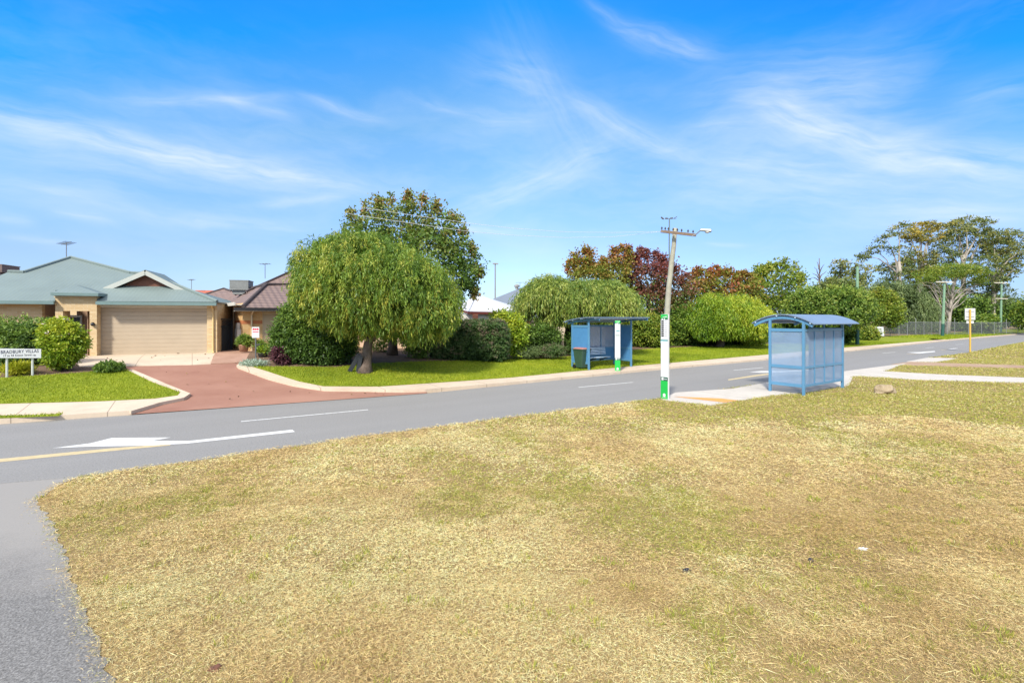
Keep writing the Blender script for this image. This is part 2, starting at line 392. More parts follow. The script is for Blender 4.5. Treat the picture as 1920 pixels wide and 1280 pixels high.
def mat_conc(name, c1, c2, c3, joint=1.8):
    m, nt, b = new_mat(name); p = pos(nt)
    c = ramp(nt, noise(nt, p, .8, 6, .65), [(0.32, c1), (0.66, c2)])
    nf = noise(nt, p, 34, 5, .7); c = mixc(nt, math_(nt, 'MULTIPLY', ramp(nt, nf, [(0.40, (0, 0, 0)), (0.66, (1, 1, 1))]), .35), c, c3)
    c = mixc(nt, math_(nt, 'MULTIPLY', ramp(nt, noise(nt, p, 2.3, 6, .75), [(0.52, (0, 0, 0)), (0.72, (1, 1, 1))]), .30), c, sc_(c3, .55))
    jt = math_(nt, 'LESS_THAN', math_(nt, 'FRACT', math_(nt, 'MULTIPLY', axis_coord(nt, DU), 1 / joint)), .012)
    c = mixc(nt, math_(nt, 'MULTIPLY', jt, .7), c, sc_(c3, .35))
    nt.links.new(c, b.inputs['Base Color']); b.inputs['Roughness'].default_value = .85; b.inputs['Specular IOR Level'].default_value = .25
    bump(nt, b, nf, .15, .01); return m
m_conc = mat_conc('concrete', (0.48, 0.39, 0.30), (0.58, 0.475, 0.37), (0.44, 0.36, 0.28))
m_conc2 = mat_conc('pale_concrete', (0.44, 0.41, 0.37), (0.52, 0.48, 0.43), (0.40, 0.365, 0.32), 2.4)
m_red = mat_ground('red_asphalt', (0.22, 0.098, 0.068), (0.33, 0.178, 0.130), (0.35, 0.20, 0.15), 0.25, 45, 0.3, 0.85, 0.4)
m_mulch = mat_ground('mulch', (0.09, 0.055, 0.035), (0.15, 0.095, 0.065), (0.26, 0.18, 0.12), 1.0, 30, 1.0, 0.95, 0.6)
m_pave = mat_ground('red_paving', (0.30, 0.17, 0.12), (0.38, 0.23, 0.17), (0.42, 0.30, 0.24), 1.5, 25, 0.2, 0.85, 0.4)
def mat_paint(name, col, wear):
    m, nt, b = new_mat(name); p = pos(nt)
    w_ = ramp(nt, noise(nt, p, 14, 6, .75), [(wear, (0, 0, 0)), (wear + .16, (1, 1, 1))])
    nt.links.new(mixc(nt, w_, col, (0.24, 0.235, 0.23)), b.inputs['Base Color']); b.inputs['Roughness'].default_value = .7; return m
m_white = mat_paint('road_paint', (0.60, 0.60, 0.59), .56)
m_dash = mat_paint('worn_lane_paint', (0.54, 0.54, 0.53), .51)
m_yellow = mat_plain('yellow_paint', (0.50, 0.40, 0.22), 0.6, 0.2, 9)
m_tact = mat_plain('tactile_orange', (0.62, 0.28, 0.07), 0.7, 0.15, 12)

# ------------------------------------------------------------------ ground, road, paths
def axis(lo, hi, c0, c1, fine):
    a = list(np.arange(c0, c1 + 1e-6, fine)); st = fine; x = c1
    while x < hi: st *= 1.35; x += st; a.append(x)
    st = fine; x = c0
    while x > lo: st *= 1.35; x -= st; a.insert(0, x)
    return a
us = axis(-900, 2200, -30, 110, 2.0); vv = axis(-900, 2200, 12, 30, 0.6)
gco = []; 
for v in vv:
    for u in us:
        p = DU * u + DV * v; gco.append((p.x, p.y, H(p.x, p.y) - (0.012 if v < 12.5 else 0.035)))
gq = [(j * len(us) + i, j * len(us) + i + 1, (j + 1) * len(us) + i + 1, (j + 1) * len(us) + i) for j in range(len(vv) - 1) for i in range(len(us) - 1)]
g = np_mesh('ground', np.array(gco), np.array(gq), m_ground, smooth=True); struct(g)

near_edge = GP([(0, 906), (150, 893), (400, 858), (700, 815), (960, 781), (1230, 747), (1340, 731), (1445, 717), (1590, 697), (1690, 684), (1740, 671), (1815, 661), (1880, 648), (1920, 641)])
far_edge = GP([(0, 793), (245, 777), (560, 754), (800, 737), (1000, 717), (1250, 692), (1440, 675), (1582, 660), (1775, 639), (1920, 626)])
ext = lambda a, b, k: b + (b - a).normalized() * k
near_l = near_edge[0] - DU * 60; far_l = far_edge[0] - DU * 60
near_r = near_edge[-1] + DU * 260; far_r = far_edge[-1] + DU * 260
road_poly = [near_l] + near_edge + [near_r, far_r] + far_edge[::-1] + [far_l]
flat = lambda x, y: 0.0
sheet('road', road_poly, 0.0, m_road, 0, 0.05, flat)
verge_excl = [road_poly]

path_poly = [near_edge[0] - DU * 8 + Vector((0, 0, 0))] + GP([(0, 905), (150, 893), (118, 905), (70, 938), (92, 968), (118, 1020), (136, 1075), (160, 1150), (188, 1215), (222, 1300), (300, 1700)]) + [Vector((-2.0, -3, 0)), Vector((-14, -3, 0))]
def ragged(poly, i0, i1, step, amp):
    out = []
    for i, p in enumerate(poly):
        out.append(Vector(p))
        if i0 <= i < i1:
            q = Vector(poly[i + 1]); d = q - p; n = Vector((-d.y, d.x, 0)).normalized(); k = int(d.length / step)
            for j in range(1, k): out.append(p + d * (j / k) + n * random.uniform(-amp, amp))
    return out
path_poly = ragged(path_poly, 3, 10, .09, .035)
sheet('path', path_poly, -0.004, m_path, 0, 0.05, flat); verge_excl.append(path_poly)
pad_poly = GP([(1238, 749), (1267, 736), (1370, 729), (1446, 716), (1584, 696), (1700, 681), (1657, 696), (1780, 703), (1920, 708), (2300, 722), (2300, 735), (1920, 718), (1700, 711), (1655, 707), (1600, 705), (1592, 722), (1510, 737), (1449, 741), (1392, 750), (1332, 760), (1253, 751)])
sheet('bus_pad', pad_poly, 0.012, m_conc2, 0, 0.05, flat); verge_excl.append(pad_poly)
tact = GP([(1262, 744), (1352, 747.5), (1386, 751.5), (1359, 755)])
sheet('tactile_strip', tact, 0.017, m_tact, 0, 0, flat)
red_poly = GP([(1670, 683), (1707, 678), (1760, 680), (1920, 685), (2300, 697), (2300, 706), (1920, 691), (1705, 685)])
sheet('red_path', red_poly, 0.006, mat_ground('red_gravel', (0.28, 0.17, 0.12), (0.36, 0.25, 0.17), (0.40, 0.31, 0.20), 0.6, 30, 0.4), 0, 0.03, flat); verge_excl.append(red_poly)
cw_poly = GP([(1700, 678), (1737, 671), (1760, 671), (1797, 672), (1755, 679), (1707, 678)])
sheet('crossing_ramp', cw_poly, 0.016, m_conc2, 0, 0.03, flat); verge_excl.append(cw_poly)

# road markings
def mark_line(p, q, wd, mat, name='lane_marking'):
    a = gp(*p); b = gp(*q); d = (b - a).normalized(); n = Vector((-d.y, d.x, 0)) * wd / 2
    return sheet(name, [a - n, b - n, b + n, a + n], 0.004, mat, 0, 0, flat)
for p, q in (((452, 790), (690, 768)), ((1085, 726), (1187, 716.5)), ((1376, 694), (1431, 689)), ((1655, 662), (1679, 660)), ((1735, 652.6), (1751, 651)), ((1792, 646), (1806, 645)), ((-160, 843), (60, 826))):
    if q[0] != 60: mark_line(p, q, 0.10, m_dash)
sheet('turn_arrow', GP([(98, 840), (169, 831), (209, 821), (321, 820), (283, 826.5), (354, 826.5), (548, 805.5), (553, 809.5), (350, 831.5), (270, 835.5), (169, 837)]), 0.004, m_white, 0, 0, flat)
sheet('turn_arrow', GP([(1405, 697.5), (1428, 695.5), (1470, 695.5), (1503, 693), (1580, 683.5), (1582, 685), (1503, 695.5), (1460, 698), (1430, 698.5)]), 0.004, m_white, 0, 0, flat)
sheet('turn_arrow', GP([(1700, 660.5), (1725, 660), (1752, 658), (1754, 659.5), (1724, 662.5)]), 0.004, m_white, 0, 0, flat)
sheet('edge_line', GP([(-120, 874), (0, 860), (210, 840), (318, 832), (320, 834.5), (211, 845), (0, 866), (-120, 880)]), 0.0028, m_yellow, 0, 0, flat)
sheet('edge_line', GP([(1365, 711), (1413, 703.3), (1445, 699.5), (1446, 701.5), (1413, 706), (1366, 713)]), 0.0028, m_yellow, 0, 0, flat)
mark_line((1700, 664), (1720, 663.6), 0.13, m_yellow, 'edge_line'); mark_line((1765, 656), (1777, 655), 0.14, m_yellow, 'edge_line'); mark_line((1780, 654.5), (1794, 653), 0.2, m_white)

# far side: concrete footpath, kerbs, lawns, driveway
kz = 0.10
fp_r_low = far_edge[3:]
fp_r = GP([(797, 735)]) + fp_r_low[1:] + [far_r] + [far_r + DV * 0.5] + GP([(1920, 624.5), (1750, 638), (1582, 651.5), (1440, 664.5), (1200, 685), (1080, 696), (960, 707.5), (870, 714), (803, 718.5), (712, 724.5), (606.6, 724), (561, 715), (495, 694), (458.5, 683), (452, 680), (443.5, 684), (447, 687), (501, 707), (549, 719.5), (609.6, 728.5), (682, 729.5), (757, 731)], kz)
sheet('footpath', fp_r, kz, m_conc, 1.5, 0.22)
fp_l = GP([(-400, 812), (0, 793), (242, 777)]) + GP([(246, 770), (300, 754), (345, 745), (357, 737), (300, 714), (248, 692), (240, 694), (285, 716), (338, 735), (333, 741), (290, 747), (190, 752), (0, 757), (-400, 768)], kz)
sheet('footpath', fp_l, kz, m_conc, 1.5, 0.22)
strip = GP([(-400, 795), (0, 779), (75, 777.5), (118, 775), (110, 780), (0, 784.5), (-400, 802)], kz)
sheet('grass_strip', strip, kz + 0.006, m_lawn, 0.8)
drive = GP([(242, 777.5), (246, 772), (300, 756), (345, 747), (355, 738), (300, 716), (246, 693), (222, 687), (362, 684.5), (446, 681), (501, 706), (549, 718.5), (609, 727.5), (682, 728.5), (757, 730), (800, 734), (800, 737.5), (560, 755)])
sheet('driveway', drive, 0.012, m_red, 0.8)
apron = GP([(120, 689), (222, 687.5), (362, 685), (400, 683)]) + [on_ground(430, 25), on_ground(120, 22.5)]
sheet('driveway_apron', apron, 0.03, m_conc, 0.8, 0.04)
pave = GP([(395, 683.5), (446, 681.5), (520, 678)]) + [on_ground(560, 26), on_ground(400, 30), on_ground(405, 22.5)]
sheet('paving', pave, 0.055, m_pave, 0.8, 0.04)
lawn_l = GP([(-400, 768), (0, 757), (190, 752), (290, 747), (333, 741), (338, 735), (285, 716), (240, 694), (230, 692), (130, 700), (0, 708), (-400, 722)], kz)
sheet('lawn', lawn_l, kz + 0.004, m_lawn, 0.8)
lawn_r = GP([(458, 683), (495, 694), (561, 715), (606.6, 724), (712, 724.5), (803, 718.5), (870, 714), (960, 707.5), (1080, 696), (1200, 685), (1440, 664.5), (1582, 651.5), (1700, 642), (1752, 638), (1740, 634), (1720, 633), (1642, 632.5), (1582, 639), (1444, 645), (1335, 649), (1254, 652), (1200, 655), (1081, 667), (987, 672.5), (900, 676), (803, 677), (682, 682), (631, 688), (540, 687), (501, 687)], kz)
sheet('lawn', lawn_r, kz + 0.004, m_lawn, 1.0)
lawn_far = GP([(1775, 636.5), (1920, 624), (2200, 611)], kz) + GP([(2200, 608), (1920, 615), (1850, 619), (1760, 626), (1700, 629), (1650, 632), (1740, 634)], kz)
sheet('lawn', lawn_far, kz + 0.004, m_lawn, 3.0)
bed_l = GP([(-400, 722), (0, 708), (130, 700), (230, 692), (246, 692.5), (222, 687.5), (150, 688)], 0.09) + [on_ground(120, 20.5), on_ground(-400, 19)]
sheet('garden_bed', bed_l, 0.085, m_mulch, 0.8)
bed_r = GP([(458, 683), (501, 687), (540, 687), (631, 688), (682, 682), (803, 677), (900, 676), (987, 672.5), (1081, 667), (1200, 655), (1254, 652), (1335, 649), (1444, 645), (1582, 639), (1642, 632.5)], kz) + [on_ground(1642, 70), on_ground(1300, 70), on_ground(900, 34), on_ground(560, 26), on_ground(470, 22.6)]
sheet('garden_bed', bed_r, 0.098, m_mulch, 1.0)

# ------------------------------------------------------------------ grass blades
def lerp_poly_box(poly): return min(p[0] for p in poly), max(p[0] for p in poly), min(p[1] for p in poly), max(p[1] for p in poly)
m_blade = mat_leaf('dry_grass_blades', [(0.0, (0.11, 0.15, 0.02)), (0.16, (0.23, 0.25, 0.035)), (0.30, (0.35, 0.31, 0.065)), (0.42, (0.27, 0.17, 0.075)), (0.60, (0.44, 0.315, 0.145)), (0.80, (0.57, 0.43, 0.205)), (1.0, (0.68, 0.54, 0.30))], 0.15, 0.7, 0.5, 0.06)
m_lblade = mat_leaf('lawn_blades', [(0.0, (0.08, 0.125, 0.003)), (0.5, (0.17, 0.225, 0.005)), (1.0, (0.30, 0.31, 0.02))], 0.2, 0.6, 0.6, 0.4)
def verge_mask(x, y):
    jx = x + RS.normal(0, 0.07, len(x)); jy = y + RS.normal(0, 0.07, len(x))
    m = np.ones(len(x), bool)
    for p in verge_excl: m &= ~inside(p, jx, jy)
    v = x * DV.x + y * DV.y
    return m & (v < 12.5)
def greenness(x, y):
    """0 = straw, 1 = green: patches of living grass in the dry verge"""
    g = 0.55 * vnoise(x, y, 0.45, 3) + 0.3 * vnoise(x, y, 1.3, 5) + 0.15 * vnoise(x, y, 4.0, 9)
    u = x * DU.x + y * DU.y; v = x * DV.x + y * DV.y
    far = np.clip((y - 10.6 + 2.4 * (vnoise(x, y, 0.5, 11) - 0.5)) / 1.8, 0, 1) * np.clip((x - 3.0) / 2, 0, 1)
    lefty = np.clip((0.5 - x) / 2.5, 0, 1) * np.clip((9 - y) / 4, 0, 1)
    return g - 0.12 + 0.75 * far + 0.13 * lefty - 0.10 * np.clip((x - 1.0) / 3, 0, 1) * (1 - far)
def verge_band(z0, z1, dens, ln, wd):
    A = 2.35 * (z1 * z1 - z0 * z0) / 2 + 4.0 * (z1 - z0); n = int(A * dens)
    y = np.sqrt(z0 * z0 + RS.rand(n) * (z1 * z1 - z0 * z0)); x = (RS.rand(n) - 0.5) * (2.35 * y + 4.0)
    k = verge_mask(x, y); x = x[k]; y = y[k]; n = len(x)
    gr = greenness(x, y)
    clump = vnoise(x, y, 2.2, 21) * 0.6 + vnoise(x, y, 7, 22) * 0.4
    keep = RS.rand(n) < 0.45 + 0.75 * clump; x = x[keep]; y = y[keep]; gr = gr[keep]; clump = clump[keep]; n = len(x)
    isg = RS.rand(n) < np.clip((gr - 0.36) * 2.6 + .55 * (vnoise(x, y, 6.0, 51) - .5) * np.clip(gr * 3, 0, 1), 0.10, 0.80)
    shade = vnoise(x, y, 0.9, 31)
    brown = np.clip((x - .8) / 3, 0, 1) * np.clip((9.5 - y) / 5, 0, 1)
    tone = np.where(isg, 0.02 + 0.30 * RS.rand(n), np.clip(0.50 + 0.48 * RS.rand(n) + 0.30 * (shade - 0.45) + 0.16 * (vnoise(x, y, 3.1, 33) - .5) - 0.20 * brown, .38, 1))
    lean = np.where(isg, 0.75, 1.35) * (0.5 + RS.rand(n))
    th = RS.rand(n) * 2 * math.pi
    ax = np.stack([np.cos(th) * lean, np.sin(th) * lean, np.ones(n)], 1)
    l = ln * (0.5 + 0.9 * RS.rand(n)) * (0.7 + 0.6 * clump); wdt = wd * (0.7 + 0.6 * RS.rand(n))
    c = np.stack([x, y, -0.014 + 0.008 * RS.rand(n) + 0.03 * clump * np.where(isg, 0.6, 1.0)], 1)
    bend = np.stack([np.cos(th) * l * 0.25, np.sin(th) * l * 0.25, -l * 0.3], 1)
    return kites(c, ax, l, wdt, tone, bend)
def extras():
    """taller green tufts and long loose straws"""
    out = []
    n = 420; y = 3.0 + 10 * RS.rand(n) ** 1.3; x = (RS.rand(n) - .5) * 2.2 * y; k = verge_mask(x, y); x = x[k]; y = y[k]
    i = np.repeat(np.arange(len(x)), 26); m = len(i); th = RS.rand(m) * 6.283; rr = .05 * RS.rand(m) + .01
    c = np.stack([x[i] + np.cos(th) * rr, y[i] + np.sin(th) * rr, np.full(m, -.01)], 1); ln = .7 + .9 * RS.rand(m)
    ax = np.stack([np.cos(th) * .9 * RS.rand(m), np.sin(th) * .9 * RS.rand(m), np.full(m, .8)], 1)
    out.append(kites(c, ax, .05 * ln, .0045 * (1 + y[i] / 8), np.clip(.04 + .26 * RS.rand(m), 0, 1)))
    n = 3800; y = 2.8 + 5.5 * RS.rand(n) ** 1.2; x = (RS.rand(n) - .35) * 2.2 * y; k = verge_mask(x, y) & (RS.rand(n) < np.clip(.25 + x / 3, .12, 1)); x = x[k]; y = y[k]; m = len(x); th = RS.rand(m) * 6.283
    out.append(kites(np.stack([x, y, .005 + .02 * RS.rand(m)], 1), np.stack([np.cos(th), np.sin(th), .12 * RS.rand(m)], 1), .07 + .10 * RS.rand(m), np.full(m, .0042), .6 + .4 * RS.rand(m)))
    n = 260; y = 3.0 + 8 * RS.rand(n); x = (RS.rand(n) - .5) * 2.2 * y; k = verge_mask(x, y); x = x[k]; y = y[k]; m = len(x); th = RS.rand(m) * 6.283
    out.append(kites(np.stack([x, y, np.full(m, .012)], 1), np.stack([np.cos(th), np.sin(th), .3 * RS.rand(m)], 1), .03 + .03 * RS.rand(m), .012 + .012 * RS.rand(m), .40 + .05 * RS.rand(m)))
    return out
def join(parts):
    co = np.concatenate([p[0] for p in parts]); t = np.concatenate([p[2] for p in parts]); qs = []; o = 0
    for p in parts: qs.append(p[1] + o); o += len(p[0])
    return co, np.concatenate(qs), t
GD = 1.0
parts = [verge_band(2.7, 4.6, 17000 * GD, 0.034, 0.0027), verge_band(4.6, 7, 8500 * GD, 0.04, 0.0040), verge_band(7, 10.5, 3300 * GD, 0.05, 0.0065), verge_band(10.5, 16, 1500 * GD, 0.06, 0.010), verge_band(16, 30, 700 * GD, 0.06, 0.012), verge_band(30, 60, 130 * GD, 0.09, 0.028)]
co_, q_, t_ = join(parts + extras())
tag(np_mesh('dry_grass', co_, q_, m_blade, None, t_), 'patchy straw coloured and green grass on the near verge', 'grass', None, 'stuff')
def lawn_blades(poly, dens, ln, wd, dz, zmax=60):
    x0, x1, y0, y1 = lerp_poly_box(poly); y1 = min(y1, zmax); x0 = max(x0, -30)
    n = int((x1 - x0) * (y1 - y0) * dens); x = x0 + RS.rand(n) * (x1 - x0); y = y0 + RS.rand(n) * (y1 - y0)
    k = inside(poly, x, y); x = x[k]; y = y[k]; n = len(x)
    th = RS.rand(n) * 6.283; lean = 0.3 + 0.9 * RS.rand(n)
    tone = np.clip(0.25 + 0.5 * RS.rand(n) + 0.5 * (vnoise(x, y, 0.6, 41) - 0.5) + 0.35 * (vnoise(x, y, 2.5, 42) - 0.5), 0, 1)
    c = np.stack([x, y, Hn(x, y) + dz], 1); ax = np.stack([np.cos(th) * lean, np.sin(th) * lean, np.ones(n)], 1)
    return kites(c, ax, ln * (0.5 + RS.rand(n)), wd * (0.6 + 0.8 * RS.rand(n)), tone)
co_, q_, t_ = join([lawn_blades(lawn_l, 900, 0.055, 0.012, kz), lawn_blades(lawn_r, 500, 0.06, 0.016, kz, 48), lawn_blades(strip, 900, 0.06, 0.012, kz), lawn_blades(lawn_far, 60, 0.09, 0.05, kz, 90)])
tag(np_mesh('lawn_grass', co_, q_, m_lblade, None, t_), 'short bright green lawn grass across the road', 'grass', None, 'stuff')
# ------------------------------------------------------------------ frames for houses
class Frame:
    def __init__(s, o, ang):
        s.o = Vector(o); a = math.radians(ang)
        s.a = Vector((math.cos(a), math.sin(a), 0)); s.b = Vector((-math.sin(a), math.cos(a), 0))
    def p(s, w, t, z): return Vector((s.o.x, s.o.y, 0)) + s.a * w + s.b * t + Vector((0, 0, z))
    def wz(s, px, py, t=0.0):
        q = rp(px, py, s.o + s.b * t, s.b); return (q - s.o).dot(s.a), q.z
    def box(s, mb, w0, w1, t0, t1, z0, z1):
        return mb.hexa([s.p(w0, t0, z0), s.p(w1, t0, z0), s.p(w1, t1, z0), s.p(w0, t1, z0), s.p(w0, t0, z1), s.p(w1, t0, z1), s.p(w1, t1, z1), s.p(w0, t1, z1)])
    def onroof(s, px, py, z0, t0, slope, side='front'):   # photo pixel onto a roof plane rising backwards from eave (t0, z0)
        n = (Vector((0, 0, 1)) - s.b * slope) if side == 'front' else (Vector((0, 0, 1)) - s.a * slope)
        pt = s.p(0, t0, z0) if side == 'front' else s.p(t0, 0, z0)
        return rp(px, py, pt, n.normalized())

m_cream = mat_plain('cream_paint', (0.55, 0.44, 0.28), 0.55, 0.06, 2)
m_gdoor = mat_plain('garage_door_paint', (0.41, 0.335, 0.25), 0.5, 0.05, 1.5)
m_dark = mat_plain('dark_void', (0.015, 0.015, 0.018), 0.3, 0.1)
m_offwhite = mat_plain('off_white_paint', (0.56, 0.55, 0.51), 0.5, 0.06)
m_timber = mat_plain('red_brown_timber', (0.16, 0.06, 0.035), 0.7, 0.2, 6)
m_gutter = mat_plain('grey_green_gutter', (0.13, 0.20, 0.20), 0.45, 0.08)
m_alu = mat_plain('aluminium', (0.24, 0.25, 0.26), 0.4, 0.1, 5, 0.6)
m_grey = mat_plain('grey_plastic', (0.25, 0.25, 0.25), 0.6, 0.15, 3)
m_navy = mat_plain('dark_slate_paint', (0.025, 0.035, 0.048), 0.45, 0.15, 4)

# ------------------------------------------------------------------ house with blue green metal roof
zf = 0.85
f1 = Frame(P(182, 670, 21.0), 20.0)
m_br1 = mat_brick('cream_brick', f1.a + f1.b, (0.60, 0.46, 0.27), (0.50, 0.35, 0.18), (0.58, 0.50, 0.38))
m_roof1 = mat_rib('blue_green_metal', f1.a, (0.148, 0.192, 0.188), 0.16, 0.6)
h1 = thing('brick_house', f1.p(0, 3, zf), 'cream brick house with blue-green metal roof, wide beige garage door and brown gable', 'house', 'villas across the road')
wg0, _ = f1.wz(181, 620); wg1, _ = f1.wz(388, 620); wr, _ = f1.wz(407, 620)
ze = f1.wz(300, 566, -0.45)[1]; zd = f1.wz(285, 577)[1]
mb = MB()
f1.box(mb, -14, wg0 - 1.9, 0.0, 0.22, 0.2, ze + 0.1)                 # left front wall
f1.box(mb, wg1, wr, 0.0, 0.35, 0.2, ze + 0.06)                      # garage pier
f1.box(mb, wg0 - 0.06, wg0, 0.06, 0.35, 0.2, ze + 0.06)
f1.box(mb, wr - 0.25, wr - 0.003, 0.352, 11, 0.2, ze + 0.06)                # right side wall
f1.box(mb, -14, wr - 0.26, 11.0, 11.2, 0.2, ze + 0.06)
mb.build('wall', m_br1, h1)
mb = MB(); nsl = 12; zb = zf - 0.02
for i in range(nsl):                                                 # ribbed sectional door
    z0 = zb + (zd - zb) * i / nsl; z1 = zb + (zd - zb) * (i + 1) / nsl
    A = [f1.p(wg0, .16, z0), f1.p(wg1, .16, z0), f1.p(wg1, .150, z0 + .008), f1.p(wg0, .150, z0 + .008), f1.p(wg0, .146, z1 - .009), f1.p(wg1, .146, z1 - .009), f1.p(wg0, .16, z1), f1.p(wg1, .16, z1)]
    mb.add(A, [(0, 1, 2, 3), (3, 2, 5, 4), (4, 5, 7, 6)])
mb.build('garage_door', m_gdoor, h1)
mb = MB(); f1.box(mb, wg0 + .002, wg1 - .002, 0.03, 0.30, zd + 0.005, zd + 0.24); mb.build('door_beam', m_offwhite, h1)
mb = MB(); f1.box(mb, wg0 + .002, wg1 - .002, 0.05, 0.30, zd + 0.245, ze - 0.001); mb.build('wall', m_cream, h1)
TE = -0.45; SL = 0.466
rp1 = lambda x, y: f1.onroof(x, y, ze, TE, SL)
front = [rp1(-420, 562), rp1(103, 564), rp1(104, 544), rp1(181, 544), rp1(181.5, 564.5), rp1(407, 566), rp1(312, 527), rp1(276, 514), rp1(245, 512), rp1(133, 483), rp1(45, 511), rp1(15, 510), rp1(-60, 540), rp1(-300, 540)]
nrm = (Vector((0, 0, 1)) - f1.b * SL)
mb = MB().slab(front, nrm, 0.05)
def mirror(p, td): w = (p - f1.o).dot(f1.a); return f1.p(w, td, ze)
ridge = front[5:12]
back = []
for p in ridge:
    t = (p - f1.p(0, 0, p.z)).dot(f1.b); back.append(mirror(p, max(2 * t - TE, 10.9)))
for i in range(len(ridge) - 1):
    mb.slab([ridge[i], ridge[i + 1], back[i + 1], back[i]], (ridge[i + 1] - ridge[i]).cross(back[i] - ridge[i]) * (1 if (ridge[i + 1] - ridge[i]).cross(back[i] - ridge[i]).z > 0 else -1), 0.05)
roof1 = mb.build('roof', m_roof1, h1)
mb = MB()
for i in range(len(ridge) - 1): mb.tube([ridge[i] + Vector((0, 0, .03)), ridge[i + 1] + Vector((0, 0, .03))], 0.075, 6)
mb.build('ridge_capping', m_roof1, roof1)
mb = MB(); wE0, _ = f1.wz(-420, 566, TE); wE1 = (front[5] - f1.o).dot(f1.a)
wN0 = (front[1] - f1.o).dot(f1.a); wN1 = (front[4] - f1.o).dot(f1.a)
for wa_, wb_ in ((wE0, wN0), (wN1, wE1)): f1.box(mb, wa_, wb_, TE - 0.11, TE + 0.01, ze - 0.15, ze - 0.01)
mb.build('gutter', m_gutter, h1)
mb = MB()
for wa_, wb_ in ((wE0, wN0), (wN1, wE1 - .05)): f1.box(mb, wa_, wb_, TE + 0.012, -0.002, ze - 0.14, ze - 0.11)
mb.build('eave', m_cream, h1)
# dutch gable
TG = 1.28
ga = lambda x, y, t: f1.p(f1.wz(x, y, t)[0], t, f1.wz(x, y, t)[1])
gl, gr, gt = ga(222, 541, TG), ga(325, 542, TG), ga(272, 514, TG)
gable = MB().slab([gl, gr, gt], -f1.b, 0.06).build('gable_board', m_timber, h1)
TB = TG - 0.30
bl, brr, bt = ga(196, 541, TB), ga(343, 544, TB), ga(272, 509, TB)
mb = MB()
for a, b in ((bl, bt), (brr, bt)):
    mb.bar(a + Vector((0, 0, -.05)), b + Vector((0, 0, -.05)), 0.05, 0.20)
mb.build('barge_board', mat_plain('pale_grey_green', (0.40, 0.42, 0.39), .5, .05), h1)
mb = MB(); bz = (bt - f1.o).dot(f1.a)
rb = f1.p(bz, 3.6, bt.z)
for e in (bl, brr):
    we = (e - f1.o).dot(f1.a); eb = f1.p(we, TB + 0.75, e.z)
    q = [e + Vector((0, 0, .06)), bt + Vector((0, 0, .09)), rb + Vector((0, 0, .09)), eb + Vector((0, 0, .06))]
    n = (q[1] - q[0]).cross(q[3] - q[0]); n = n if n.z > 0 else -n
    mb.slab(q, n, 0.035)
mb.build('roof', m_roof1, h1)
# portico
TP = -0.30
pw0, _ = f1.wz(103.5, 620, TP); pw1, _ = f1.wz(181.5, 620, TP); po0, _ = f1.wz(118, 620, TP); po1, _ = f1.wz(168, 620, TP)
zpt = f1.wz(140, 552, TP)[1]; zpl = f1.wz(140, 583, TP)[1]; zpf = zf - 0.06
mb = MB()
f1.box(mb, pw0, po0, TP, TP + .35, 0.1, zpt); f1.box(mb, po1, pw1, TP, TP + .35, 0.1, zpt)
f1.box(mb, po0 + .001, po1 - .001, TP + .003, TP + .34, zpl, zpt)
f1.box(mb, pw0 + .004, po0 - .05, TP + .352, 0.4, 0.1, zpt)
mb.build('porch_wall', m_br1, h1)
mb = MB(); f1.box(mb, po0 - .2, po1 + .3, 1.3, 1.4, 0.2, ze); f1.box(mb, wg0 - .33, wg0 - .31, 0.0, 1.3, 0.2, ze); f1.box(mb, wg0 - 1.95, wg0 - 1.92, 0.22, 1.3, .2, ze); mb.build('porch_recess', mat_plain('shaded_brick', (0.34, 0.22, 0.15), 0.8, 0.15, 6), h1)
mb = MB(); dw0, _ = f1.wz(131, 600, 1.27); dw1, _ = f1.wz(151, 600, 1.27); dz1 = f1.wz(140, 592, 1.27)[1]
f1.box(mb, dw0, dw1, 1.24, 1.3, zf, dz1 - .06); fd = mb.build('front_door', m_dark, h1)
mb = MB(); f1.box(mb, dw0 - .07, dw1 + .07, 1.22, 1.3, dz1 - .055, dz1 + .03); f1.box(mb, dw0 - .07, dw0 - .002, 1.22, 1.3, zf, dz1 - .057); f1.box(mb, dw1 + .002, dw1 + .07, 1.22, 1.3, zf, dz1 - .057); mb.build('door_frame', m_offwhite, fd)
mb = MB(); e0, _ = f1.wz(97, 550, TP - .2); e1, _ = f1.wz(186, 550, TP - .2); zpe = f1.wz(140, 549, TP - .2)[1]
apx, apz = f1.wz(138, 535, TP + .8); ap = f1.p(apx, TP + .9, apz + .05)
A = [f1.p(e0, TP - .2, zpe), f1.p(e1, TP - .2, zpe), f1.p(e1, TP + 1.9, zpe), f1.p(e0, TP + 1.9, zpe)]
mb.add(A + [ap], [(0, 1, 4), (1, 2, 4), (2, 3, 4), (3, 0, 4), (3, 2, 1, 0)]); pr = mb.build('porch_roof', m_roof1, h1)
mb = MB(); f1.box(mb, e0, e1, TP - .29, TP - .19, zpe - .13, zpe - .004); f1.box(mb, e0, e0 + .09, TP - .188, TP + .6, zpe - .13, zpe - .004); f1.box(mb, e1 - .09, e1, TP - .188, TP + .6, zpe - .13, zpe - .004); mb.build('gutter', m_gutter, pr)
mb = MB(); f1.box(mb, pw0 - .03, pw1 + .03, TP - .03, TP + .5, zpt - .14, zpe - .14); mb.build('fascia', m_cream, h1)
mb = MB(); lw, lz = f1.wz(174, 608, TP - .08)
for k in range(6):
    r0 = .07 * math.sin(math.pi * k / 6 + .05)
